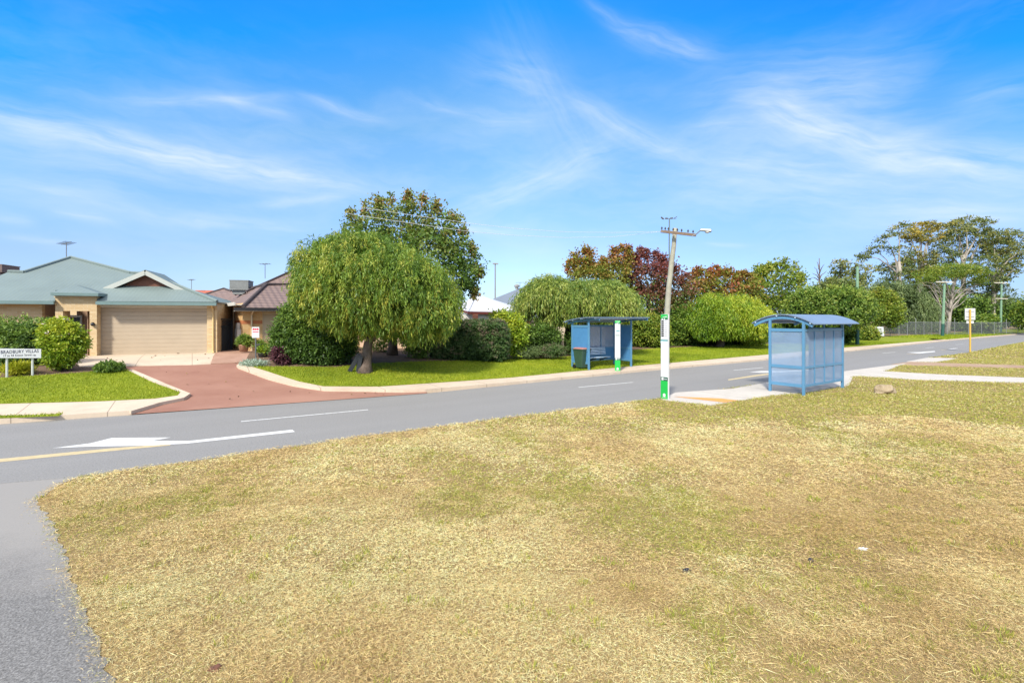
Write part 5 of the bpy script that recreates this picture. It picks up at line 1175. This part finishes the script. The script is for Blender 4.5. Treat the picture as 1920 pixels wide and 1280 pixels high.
# --- willow behind the far shelter
tb = on_ground(1062, 29.4, .1)
t = plant('weeping_tree', tb, 'wide flat-topped weeping tree with dark forked trunk behind the far bus shelter', 'tree', 'weeping street trees')
E2 = [ell(1030, 562, 29, 52, 40, 2.2), ell(1085, 560, 29, 58, 36, 2.4), ell(1140, 566, 29, 48, 38, 2.2), ell(1165, 580, 29, 26, 28, 1.6), ell(1000, 572, 29, 24, 34, 1.6), ell(1030, 535, 29, 34, 18, 1.6), ell(1130, 545, 29, 40, 18, 1.8)]
def under2(c):
    px = c[:, 0] / c[:, 1] * F + CX
    return CH - (np.interp(px, [970, 990, 1020, 1060, 1100, 1150, 1190], [592, 606, 612, 606, 604, 606, 598]) + 8 * (vnoise(c[:, 0], c[:, 1], 2, 62) - .4) - HY) / F * 29
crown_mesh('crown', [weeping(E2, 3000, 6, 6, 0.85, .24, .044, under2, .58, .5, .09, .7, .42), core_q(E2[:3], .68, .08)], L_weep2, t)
trunk(t, tb, P(1068, 600, 29.2), .24, .22, m_barkdk, limbs=[(P(1050, 575, 29.2), .9, .13), (P(1090, 592, 29.2), .5, .16), (P(1120, 565, 29.2), .9, .12), (P(1010, 560, 29), .9, .1)])
# --- rounded weeping tree further right
tb = on_ground(1348, 37.2, .1)
t = plant('weeping_tree', tb, 'rounded weeping tree with bright yellow-green right side on the far lawn', 'tree', 'weeping street trees')
E3 = [ell(1335, 590, 36.6, 42, 42, 2.2), ell(1385, 592, 36.6, 46, 40, 2.2), ell(1418, 604, 36.6, 28, 30, 1.6), ell(1322, 612, 36.6, 28, 28, 1.6)]
def under3(c):
    px = c[:, 0] / c[:, 1] * F + CX
    return CH - (np.interp(px, [1290, 1310, 1350, 1400, 1430, 1450], [615, 636, 632, 634, 632, 605]) + 6 * (vnoise(c[:, 0], c[:, 1], 2, 63) - .4) - HY) / F * 36.6
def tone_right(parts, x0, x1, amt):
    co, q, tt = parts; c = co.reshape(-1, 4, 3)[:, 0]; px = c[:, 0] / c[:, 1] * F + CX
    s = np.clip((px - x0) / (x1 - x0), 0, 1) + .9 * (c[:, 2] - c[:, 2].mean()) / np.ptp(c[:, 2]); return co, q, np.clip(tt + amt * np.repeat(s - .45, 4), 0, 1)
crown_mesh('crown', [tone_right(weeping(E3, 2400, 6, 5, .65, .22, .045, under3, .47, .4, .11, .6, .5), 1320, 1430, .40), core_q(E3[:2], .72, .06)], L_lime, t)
trunk(t, tb, P(1352, 620, 36.8), .33, .22, m_bark, limbs=[(P(1335, 600, 36.6), .8, .14), (P(1385, 600, 36.6), .9, .14)])

# --- autumn and other street trees
def tree(name, px, Z, label, E, args, mat, tops=None, targs=None, bark=m_bark, r=.16, limb=True, group=None, toff=None, ccore=None):
    b = on_ground(px, Z, .05); t = plant(name, b, label, 'tree', group)
    ps = [broad_leaves(E, *args)]
    if tops: ps.append(broad_leaves(tops, *targs))
    if ccore: ps.append(core_q(E[:ccore[0]], ccore[1], ccore[2]))
    crown_mesh('crown', ps, mat, t)
    c = E[0][0]; lim = [(tuple(e[0]), .6 + .4 * random.random(), r * .5) for e in E[:7]] if limb else []
    trunk(t, b, (c[0], c[1], c[2] - E[0][1][2] * .2), r, r * .6, bark, limbs=lim)
    return t
def spikes(Z, L): return [ell(x, y + 3, Z, 6, ry * 1.5) for x, y, ry in L]
Ea = [ell(1110, 524, 38.5, 46, 38), ell(1090, 500, 38.5, 24, 24), ell(1150, 514, 38.5, 32, 30), ell(1165, 494, 38.5, 18, 20), ell(1130, 560, 38.5, 55, 36)]
tree('autumn_tree', 1120, 38.5, 'green and rust coloured autumn tree rising above the weeping tree behind the far shelter', Ea, (520, 24, .55, .20, .14, .50, .45, .45, .2, .35), L_orange, spikes(38.5, [(1098, 468, 10), (1078, 482, 9), (1068, 495, 8), (1107, 470, 8), (1150, 472, 9), (1163, 468, 10), (1178, 470, 9), (1133, 486, 8)]), (190, 16, .24, .18, .12, .75, .3, .2, .5), group='autumn street trees')
Er = [ell(1215, 526, 39.5, 44, 38), ell(1185, 504, 39.5, 22, 26), ell(1245, 520, 39.5, 26, 32), ell(1270, 545, 39.5, 30, 40), ell(1215, 575, 39.5, 55, 40), ell(1255, 590, 39.5, 45, 35)]
tree('autumn_tree', 1225, 39.5, 'deep red and purple autumn tree behind the leaning power pole', Er, (680, 24, .55, .20, .14, .50, .35, .45, .2, .65), L_red, spikes(39.5, [(1178, 470, 10), (1200, 476, 10), (1213, 474, 9), (1232, 478, 9), (1245, 484, 9), (1265, 500, 8), (1190, 480, 9), (1280, 520, 9)]), (190, 16, .24, .18, .12, .8, .3, .2, .5), group='autumn street trees')
Eo = [ell(1320, 540, 46, 34, 34), ell(1355, 535, 46, 36, 30), ell(1395, 545, 46, 34, 30), ell(1300, 560, 46, 30, 40), ell(1350, 580, 46, 60, 40)]
tree('autumn_tree', 1345, 46, 'orange-tinged autumn tree behind the rounded weeping tree', Eo, (520, 22, .6, .24, .17, .55, .5, .45, .2, .35), L_orange, spikes(46, [(1310, 506, 9), (1330, 508, 9), (1345, 504, 8), (1360, 508, 8), (1385, 516, 8), (1300, 512, 8), (1372, 510, 7), (1398, 512, 7)]), (170, 14, .26, .22, .15, .8, .3, .2, .5), group='autumn street trees')
Ey = [ell(1450, 540, 48, 50, 42), ell(1420, 555, 48, 36, 38), ell(1485, 545, 48, 26, 36), ell(1450, 590, 48, 60, 40)]
tree('autumn_tree', 1452, 48, 'rounded yellow-green tree above the near shelter roof, right of the orange autumn trees', Ey, (560, 22, .65, .24, .17, .55, .5, .45, .2, .3), L_yell, spikes(48, [(1420, 508, 9), (1442, 498, 9), (1455, 494, 9), (1472, 492, 9), (1490, 500, 9), (1432, 502, 8), (1500, 515, 8)]), (150, 14, .26, .22, .15, .7, .3, .2, .5), group='autumn street trees')
Ed = [ell(1562, 580, 41.5, 56, 44, 2.6), ell(1518, 582, 41.5, 36, 42, 2.4), ell(1608, 584, 41.5, 26, 26, 1.5), ell(1590, 570, 41.5, 36, 32, 2.0)]
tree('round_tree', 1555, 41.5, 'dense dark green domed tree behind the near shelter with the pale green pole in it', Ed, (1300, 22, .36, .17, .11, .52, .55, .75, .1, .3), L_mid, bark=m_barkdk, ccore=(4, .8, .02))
Eb = [ell(1658, 575, 60, 24, 32), ell(1642, 590, 60, 20, 22), ell(1676, 590, 60, 16, 22), ell(1650, 556, 60, 14, 18)]
tree('leafy_tree', 1636, 60, 'bright green leafy tree with dark forked stem left of the chain link fence', Eb, (420, 20, .5, .24, .17, .6, .4, .5, .1, .3), L_yell, bark=m_barkdk, r=.15)
Ew = [ell(1690, 562, 71, 32, 40, 3), ell(1722, 575, 71, 22, 34, 2.5), ell(1700, 590, 71, 32, 28, 3), ell(1660, 548, 71, 20, 28, 2)]
tw = plant('willow_tree', on_ground(1700, 71), 'soft grey-green willow in front of the tall gum trees', 'tree')
crown_mesh('crown', [weeping(Ew, 700, 5, 6, 2.2, .40, .07, .4, .5, .5), core_q(Ew, .7, .1)], L_greygreen, tw); trunk(tw, on_ground(1700, 71), P(1700, 580, 71), .25, .15, m_bark)
# --- umbrella pine like tree
tu = plant('umbrella_tree', on_ground(1775, 72), 'flat umbrella-shaped tree with bare grey branches in front of the gum trees', 'tree')
Eu = [ell(1780, 509, 72, 54, 9, 4), ell(1748, 518, 72, 28, 8, 3), ell(1815, 514, 72, 30, 8, 3), ell(1790, 502, 72, 34, 7, 3), ell(1733, 528, 72, 14, 6, 2), ell(1838, 526, 72, 14, 6, 2)]
crown_mesh('crown', [broad_leaves(Eu, 420, 20, .65, .30, .11, .58, .5, .3, .6, .2, .5)], L_yell, tu)
lim = [(P(x, y, 72 + dz), s, .12) for x, y, dz, s in ((1730, 532, -1, .25), (1745, 526, 1, .4), (1760, 518, -2, .6), (1800, 512, 1, .8), (1825, 522, -1, .6), (1842, 532, 0, .5), (1722, 552, 0, .15), (1728, 562, 1, .1), (1820, 545, 0, .35), (1740, 545, -1, .2), (1770, 510, 2, .9))]
lim += [(P(1725 + 120 * random.random(), 530 + 26 * random.random(), 72 + random.uniform(-3, 3)), random.uniform(.25, .8), .06) for _ in range(34)]
trunk(tu, on_ground(1775, 72), P(1790, 518, 72), .30, .14, m_barkpale, limbs=lim)
mb = MB(); b_ = on_ground(1766, 72.5); mb.tube([b_, P(1763, 590, 72.5), P(1757, 555, 72.3), P(1748, 530, 72)], [.24, .2, .14, .06], 8); mb.build('limb', m_barkpale, tu)
# --- gum trees
def gum(px, Z, label, clumps, tr, r, mat=L_gum, per=20, cl=1.0, bark=m_barkpale):
    b = on_ground(px, Z); t = plant('gum_tree', b, label, 'tree', 'tall gum trees'); E = [ell(x, y, Z + random.uniform(-2, 2), rx, ry) for x, y, rx, ry in clumps]
    n = int(sum(c[2] * c[3] for c in clumps) * .155)
    crown_mesh('crown', [broad_leaves(E, n, per, .62 * cl, .38, .18, .55, .6, .45, .2, .4, .5)], mat, t)
    top = P(tr[0], tr[1], Z)
    trunk(t, b, top, r, r * .55, bark, limbs=[(tuple(e[0] - np.array([0, 0, e[1][2] * .3])), .45 + .5 * random.random(), r * .42) for e in E])
gum(1690, 84, 'slender gum tree with small scattered leaf clumps, leftmost of the tall gums', [(1684, 430, 17, 10), (1662, 447, 14, 8), (1672, 468, 11, 9), (1640, 468, 14, 7), (1622, 477, 13, 8), (1690, 500, 20, 14), (1675, 520, 20, 16), (1655, 500, 8, 9), (1700, 478, 10, 10)], (1686, 490), .36)
gum(1720, 88, 'gum tree with yellow sunlit crown between two taller greener gums', [(1708, 436, 18, 10), (1730, 428, 22, 12), (1748, 422, 16, 10), (1720, 445, 20, 12), (1702, 470, 14, 13), (1745, 445, 18, 12), (1715, 500, 26, 22), (1735, 485, 18, 16), (1735, 520, 30, 20)], (1728, 480), .42, L_gumy)
gum(1808, 92, 'tallest gum tree with broad green crown and pale forked trunk', [(1790, 428, 24, 14), (1815, 418, 28, 12), (1838, 425, 24, 14), (1800, 442, 26, 12), (1845, 442, 20, 12), (1768, 450, 16, 14), (1770, 475, 22, 16), (1830, 470, 24, 18), (1765, 500, 22, 18), (1800, 468, 18, 10)], (1806, 478), .50)
gum(1862, 88, 'dark spreading gum tree reaching the right edge of the picture', [(1875, 440, 24, 12), (1898, 446, 18, 14), (1908, 468, 14, 18), (1868, 462, 26, 16), (1890, 480, 22, 16), (1850, 492, 26, 20), (1880, 508, 22, 16), (1860, 525, 24, 18), (1905, 498, 12, 14), (1840, 540, 26, 24), (1870, 555, 24, 22)], (1862, 510), .42, cl=1.1)
def bare(px, Z, label, tips, top, r):
    b = on_ground(px, Z); t = plant('bare_tree', b, label, 'tree'); lim = []
    trunk(t, b, P(top[0], top[1], Z), r, r * .3, m_bark, limbs=[(P(x, y, Z + random.uniform(-1, 1)), s, r * .5) for x, y, s in tips]); return t
bare(1538, 70, 'leafless dead tree with upright grey branches above the domed tree', [(1523, 512, .72), (1527, 500, .75), (1546, 495, .8), (1532, 490, .85), (1550, 508, .72), (1519, 520, .7), (1534, 505, .9)], (1536, 484), .17)
gum(1580, 74, 'scraggly thin gum tree with an open crown right of the dead tree', [(1575, 490, 10, 8), (1568, 505, 12, 10), (1580, 520, 14, 14), (1560, 520, 10, 10), (1584, 498, 8, 8), (1572, 535, 18, 14)], (1575, 500), .2, L_gum, 14, .7, m_bark)
gum(1618, 76, 'thin gum tree with a dark rounded crown just behind the first green pole', [(1605, 492, 10, 7), (1612, 505, 12, 8), (1600, 512, 9, 9), (1625, 520, 10, 12), (1605, 530, 16, 14), (1635, 500, 7, 8)], (1610, 510), .2, L_gum, 14, .7, m_bark)

# --- background thicket behind the fence
def bush(name, px, Z, label, E, args, mat, cat='shrub', group=None, cr=(.8, .05), stem=True, extra=None):
    b = on_ground(px, Z, .05); t = plant(name, b, label, cat, group)
    ps = [broad_leaves(E, *args)]
    if cr: ps.append(core_q(E, cr[0], cr[1]))
    crown_mesh('foliage', ps, mat, t)
    if extra: crown_mesh('flowers', [broad_leaves(E, *extra[0])], extra[1], t)
    if stem:
        mb = MB()
        for k in range(3): mb.tube([b + Vector((random.uniform(-.1, .1), random.uniform(-.1, .1), -.05)), Vector(E[0][0]) + Vector((random.uniform(-.3, .3), 0, 0))], [.05, .03], 6)
        mb.build('stem', m_barkdk, t)
    return t
for px, Z, E, lab, mt, n in (
    (1735, 80, [ell(1730, 610, 80, 22, 16), ell(1712, 606, 80, 16, 14), ell(1750, 612, 80, 14, 12)], 'light green shrub behind the chain link fence, left of the one-armed pole', L_yell, 260),
    (1805, 86, [ell(1800, 600, 86, 30, 26), ell(1830, 585, 86, 24, 30), ell(1785, 575, 86, 24, 26)], 'dark thicket tree behind the gum trunks', L_dkgreen, 420),
    (1838, 76, [ell(1838, 608, 76, 18, 14), ell(1850, 602, 76, 12, 12)], 'olive shrub right of the yellow sign post', L_mid, 200),
    (1880, 100, [ell(1880, 590, 100, 34, 26), ell(1860, 575, 100, 26, 24), ell(1905, 585, 100, 26, 26)], 'dark green tree clump behind the farthest pole', L_dkgreen, 420),
    (1925, 74, [ell(1925, 592, 74, 18, 20), ell(1935, 575, 74, 16, 20)], 'bright green tree cut by the right edge', L_yell, 220),
    (1760, 92, [ell(1760, 560, 92, 34, 30), ell(1720, 560, 92, 30, 30), ell(1745, 590, 92, 30, 24)], 'dark thicket tree behind the umbrella-shaped tree', L_dkgreen, 460),
    (1622, 68, [ell(1625, 570, 68, 22, 26), ell(1605, 560, 68, 18, 22), ell(1640, 560, 68, 16, 22)], 'grey-green bush behind the domed tree', L_greygreen, 260),
    (1590, 66, [ell(1560, 545, 66, 26, 18), ell(1592, 548, 66, 20, 20)], 'grey bush below the scraggly gum', L_gum, 240)):
    bush('thicket_tree' if 'tree' in lab else 'shrub', px, Z, lab, E, (n, 18, .8, .36, .22, .5, .5, .7, .1, .3), mt, 'tree' if 'tree' in lab else 'shrub', 'plants beyond the fence', (.8, .02), False)

# --- garden shrubs and hedges on the far side
def box_E(x0, x1, y0, y1, Z, n, dep=1.1):
    return [ell(x0 + (x1 - x0) * (k + .5) / n, (y0 + y1) / 2, Z, (x1 - x0) / n * .72, (y1 - y0) / 2, dep) for k in range(n)]
bush('hedge', 40, 17.2, 'tall dark green hedge behind the estate sign', box_E(-90, 88, 592, 716, 17.2, 6, .8), (1300, 24, .16, .075, .04, .45, .45, .85, .1, .5), L_dkgreen, 'hedge')
bush('flowering_bush', 118, 16.3, 'rounded lime-green bush with pink flowers in front of the porch', [ell(116, 641, 16.3, 32, 44, .50), ell(104, 636, 16.3, 24, 38, .42), ell(136, 641, 16.3, 20, 32, .40), ell(114, 666, 16.3, 24, 24, .4)], (900, 22, .11, .085, .045, .60, .5, .8, .2, .3), L_lime, 'bush', None, (.78, .05), True, ((14, 3, .05, .09, .07, .6, .4, .95), L_pink))
bush('fern_shrub', 36, 15.5, 'low golden-leaved shrub under the estate sign', [ell(36, 692, 15.5, 17, 9, .3), ell(26, 695, 15.5, 9, 7, .22)], (120, 16, .12, .16, .03, .6, .5, .4, 1.1), L_golden, 'shrub', None, None, False)
bush('low_shrub', 205, 16.5, 'small low dark green shrub in the mulch left of the red driveway', [ell(206, 688, 16.5, 19, 10, .36), ell(196, 692, 16.5, 12, 7, .28)], (260, 18, .10, .065, .04, .5, .5, .6, .2), L_dkgreen, 'shrub', None, (.75, .1), False)
bush('ground_shrub', 3, 15.8, 'small dark shrub at the left edge by the sign post', [ell(0, 693, 15.8, 12, 9, .3)], (120, 16, .10, .07, .04, .45, .5, .6, .2), L_dkgreen, 'shrub', None, (.75, .1), False)
bush('camellia_bush', 570, 20.3, 'large glossy dark green bush left of the big weeping tree trunk', [ell(568, 630, 20.4, 52, 54, 1.2), ell(600, 650, 20.4, 60, 36, 1.2), ell(570, 592, 20.4, 34, 36, 1.0), ell(543, 650, 20.4, 30, 32, .9), ell(625, 640, 20.4, 36, 44, 1.0)], (1900, 26, .22, .10, .06, .42, .5, .78, .1, .45), L_dkgreen, 'bush', None, (.8, .02), False, ((10, 2, .05, .09, .06, .6, .4, .95), L_pink))
bush('purple_shrub', 525, 19.3, 'small purple-leaved shrub at the foot of the large glossy bush', [ell(523, 665, 19.3, 12, 15, .30), ell(531, 674, 19.3, 10, 9, .22)], (150, 18, .10, .08, .04, .5, .5, .6, .3), L_purple, 'shrub', None, (.7, .1), False)
bush('silver_shrub', 478, 18.9, 'low silver-grey ground cover plant at the driveway kerb', [ell(478, 681, 18.9, 22, 5, .35), ell(462, 682, 18.9, 9, 4.5, .25)], (170, 16, .10, .08, .02, .5, .5, .4, .8), L_silver, 'shrub', None, None, False)
Eh = [ell(x, 640, 23.9, 20, 42, .95) for x in range(822, 940, 16)] + [ell(x, 612, 23.9, 17, 12, .95) for x in range(822, 940, 14)] + [ell(942, 640, 23.9, 14, 36, .8)]
bush('hedge', 870, 23.9, 'clipped hedge mottled dark green and purple right of the big weeping tree', Eh, (2300, 24, .10, .08, .036, .47, .5, .9, .1, .25), L_hedge2, 'hedge', None, (.9, .1), False)
bush('leafy_shrub', 950, 25.4, 'bright green leafy shrub right of the clipped mottled hedge', [ell(952, 612, 25.6, 28, 28, .8), ell(965, 630, 25.4, 24, 30, .8), ell(940, 600, 25.6, 18, 18, .5), ell(960, 650, 25.3, 16, 18, .6)], (420, 22, .25, .13, .08, .62, .4, .6, .2, .25), L_lime, 'shrub', None, (.6, .1), False)
bush('dark_shrub', 1012, 27.2, 'dark green shrub in the shade under the willow left of the far shelter', [ell(1016, 630, 27.4, 24, 24, .8), ell(990, 640, 27.2, 22, 28, .8), ell(1035, 635, 27.4, 14, 20, .6)], (520, 22, .25, .12, .07, .4, .45, .7, .2, .3), L_dkgreen, 'shrub', None, (.8, .02), False)
bush('low_shrub', 990, 25.4, 'low blue-green shrub at the bed edge right of the leafy shrub', [ell(990, 660, 25.4, 24, 10, .6), ell(975, 662, 25.4, 14, 9, .4)], (260, 18, .14, .08, .03, .5, .5, .6, .3), L_greygreen, 'shrub', None, (.7, .1), False)
bush('low_shrub', 1040, 26.2, 'low rust-brown shrub at the foot of the willow trunk', [ell(1036, 657, 26, 30, 11, .6), ell(1020, 660, 26, 20, 9, .5)], (260, 18, .14, .08, .03, .55, .5, .6, .3), L_hedge2, 'shrub', None, (.7, .3), False)
bush('dark_shrub', 1085, 28.0, 'dark shrub half hidden behind the left end of the far shelter', [ell(1082, 640, 28.4, 18, 26, .7)], (260, 22, .25, .12, .07, .38, .45, .7, .2, .3), L_dkgreen, 'shrub', None, (.8, .02), False)
bush('stem_shrub', 782, 23.0, 'small green shrub between the second trunk and the mottled hedge', [ell(782, 640, 23.2, 22, 32, .7), ell(770, 625, 23.4, 18, 24, .6)], (300, 20, .22, .10, .06, .5, .5, .6, .2, .2), L_mid, 'shrub', None, (.5, .05), False)
bush('creeper', 712, 24.2, 'light dappled creeper behind the big weeping tree trunk', [ell(710, 645, 24.6, 20, 28, .5), ell(655, 650, 24.4, 14, 24, .5), ell(640, 640, 24.4, 16, 34, .6)], (240, 18, .22, .10, .06, .5, .5, .4, .1, .2), L_mid, 'plant', None, None, False)
bush('green_shrub', 1210, 35.6, 'tall olive shrub right of the far shelter behind the lawn', [ell(1205, 622, 35.8, 24, 34, 1.2), ell(1228, 625, 35.6, 24, 32, 1.2), ell(1190, 610, 36, 18, 30, 1)], (620, 20, .36, .18, .10, .55, .5, .6, .2, .3), L_yell, 'shrub', 'garden shrubs along the far lawn', (.7, .05), False)
bush('green_shrub', 1262, 37.4, 'green shrub just right of the near totem', [ell(1260, 622, 37.8, 24, 32, 1.2), ell(1275, 610, 38, 20, 34, 1.2)], (480, 20, .36, .18, .10, .5, .5, .6, .2, .3), L_mid, 'shrub', 'garden shrubs along the far lawn', (.7, .05), False)
bush('dark_shrub', 1292, 38.2, 'round blue-black shrub left of the rounded weeping tree', [ell(1290, 634, 38, 20, 17, .9), ell(1280, 636, 38, 12, 13, .7)], (360, 20, .26, .12, .07, .35, .45, .7, .2, .3), L_dkgreen, 'shrub', 'garden shrubs along the far lawn', (.85, .02), False)
bush('dark_hedge', 1340, 39.6, 'dark hedge in the shade behind the rounded weeping tree', box_E(1305, 1400, 615, 652, 39.6, 5, .8), (600, 20, .30, .14, .08, .35, .45, .7, .1, .4), L_dkgreen, 'hedge', 'garden shrubs along the far lawn', (.85, .02), False)
bush('yellow_shrub', 1408, 39.0, 'yellow-green shrub right of the rounded weeping tree trunk', [ell(1405, 638, 39, 18, 11, .8), ell(1420, 637, 39, 14, 10, .7)], (240, 18, .28, .18, .05, .65, .4, .6, .5), L_lime, 'shrub', 'garden shrubs along the far lawn', (.7, .1), False)
bush('dark_hedge', 1480, 44.5, 'green hedge behind the near shelter along the far lawn', box_E(1425, 1590, 590, 646, 44.5, 6, 1.2), (900, 20, .40, .20, .12, .42, .5, .7, .1, .5), L_mid, 'hedge', 'garden shrubs along the far lawn', (.85, .02), False)
bush('green_shrub', 1610, 50.5, 'yellowish shrub beside the dark foot of the first green pole', [ell(1597, 628, 50.5, 16, 18, .9), ell(1625, 626, 50.5, 20, 15, .9)], (320, 18, .36, .20, .11, .6, .5, .6, .2, .3), L_yell, 'shrub', 'garden shrubs along the far lawn', (.75, .05), False)

# --- pot plants by the orange brick house
m_pot = mat_plain('dark_pot', (.05, .05, .055), .5, .15); m_terra = mat_plain('terracotta_pot', (.36, .20, .13), .8, .15)
def pot(px, py, Z, r, h, mat, label, E, lm, args):
    b = P(px, py, Z); t = thing('pot_plant', b, label, 'pot plant', 'pot plants by the brick house')
    MB().tube([b, b + Vector((0, 0, h * .9)), b + Vector((0, 0, h))], [r * .7, r, r * 1.08], 12).build('pot', mat, t, True)
    crown_mesh('foliage', [broad_leaves(E, *args)], lm, t)
pot(457, 659, 22.4, .24, .34, m_terra, 'bushy green plant in a terracotta tub against the orange brick wall', [ell(459, 640, 22.4, 11, 10, .28)], L_mid, (140, 14, .12, .12, .04, .6, .5, .5, .4))
pot(493, 671, 20.8, .22, .24, m_pot, 'light green plant in a low dark bowl nearest the driveway', [ell(493, 656, 20.8, 9, 6, .2)], L_lime, (80, 14, .09, .10, .04, .6, .5, .5, .4))
pot(487, 664, 22.0, .19, .50, m_pot, 'tall dark pot with small plant behind the light green bowl', [ell(488, 645, 22, 8, 6, .2)], L_mid, (60, 14, .09, .10, .04, .5, .5, .5, .4))

# --- leaf litter on the drive, apron and along the kerb
def litter(poly, n):
    x0, x1, y0, y1 = lerp_poly_box(poly); x0 = max(x0, -26); x1 = min(x1, 22); y1 = min(y1, 40); x = x0 + RS.rand(n) * (x1 - x0); y = y0 + RS.rand(n) * (y1 - y0); k = inside(poly, x, y); x = x[k]; y = y[k]; m = len(x); th = RS.rand(m) * 6.283
    return kites(np.stack([x, y, Hn(x, y) + .045], 1), np.stack([np.cos(th), np.sin(th), .25 * RS.rand(m)], 1), .05 + .06 * RS.rand(m), .03 + .03 * RS.rand(m), RS.rand(m))
m_lit = mat_leaf('fallen_leaves', [(0.0, (.05, .03, .02)), (0.6, (.14, .08, .045)), (1.0, (.24, .15, .07))], .1, .8, 2, .2, 1.0)
co_, q_, t_ = join([litter(drive, 60), litter(apron, 40), litter(pave, 60), litter(bed_r[:15], 500), litter(bed_l, 500)])
tag(np_mesh('leaf_litter', co_, q_, m_lit, None, t_), 'scattered brown fallen leaves on the driveway and garden beds', 'leaves', None, 'stuff')
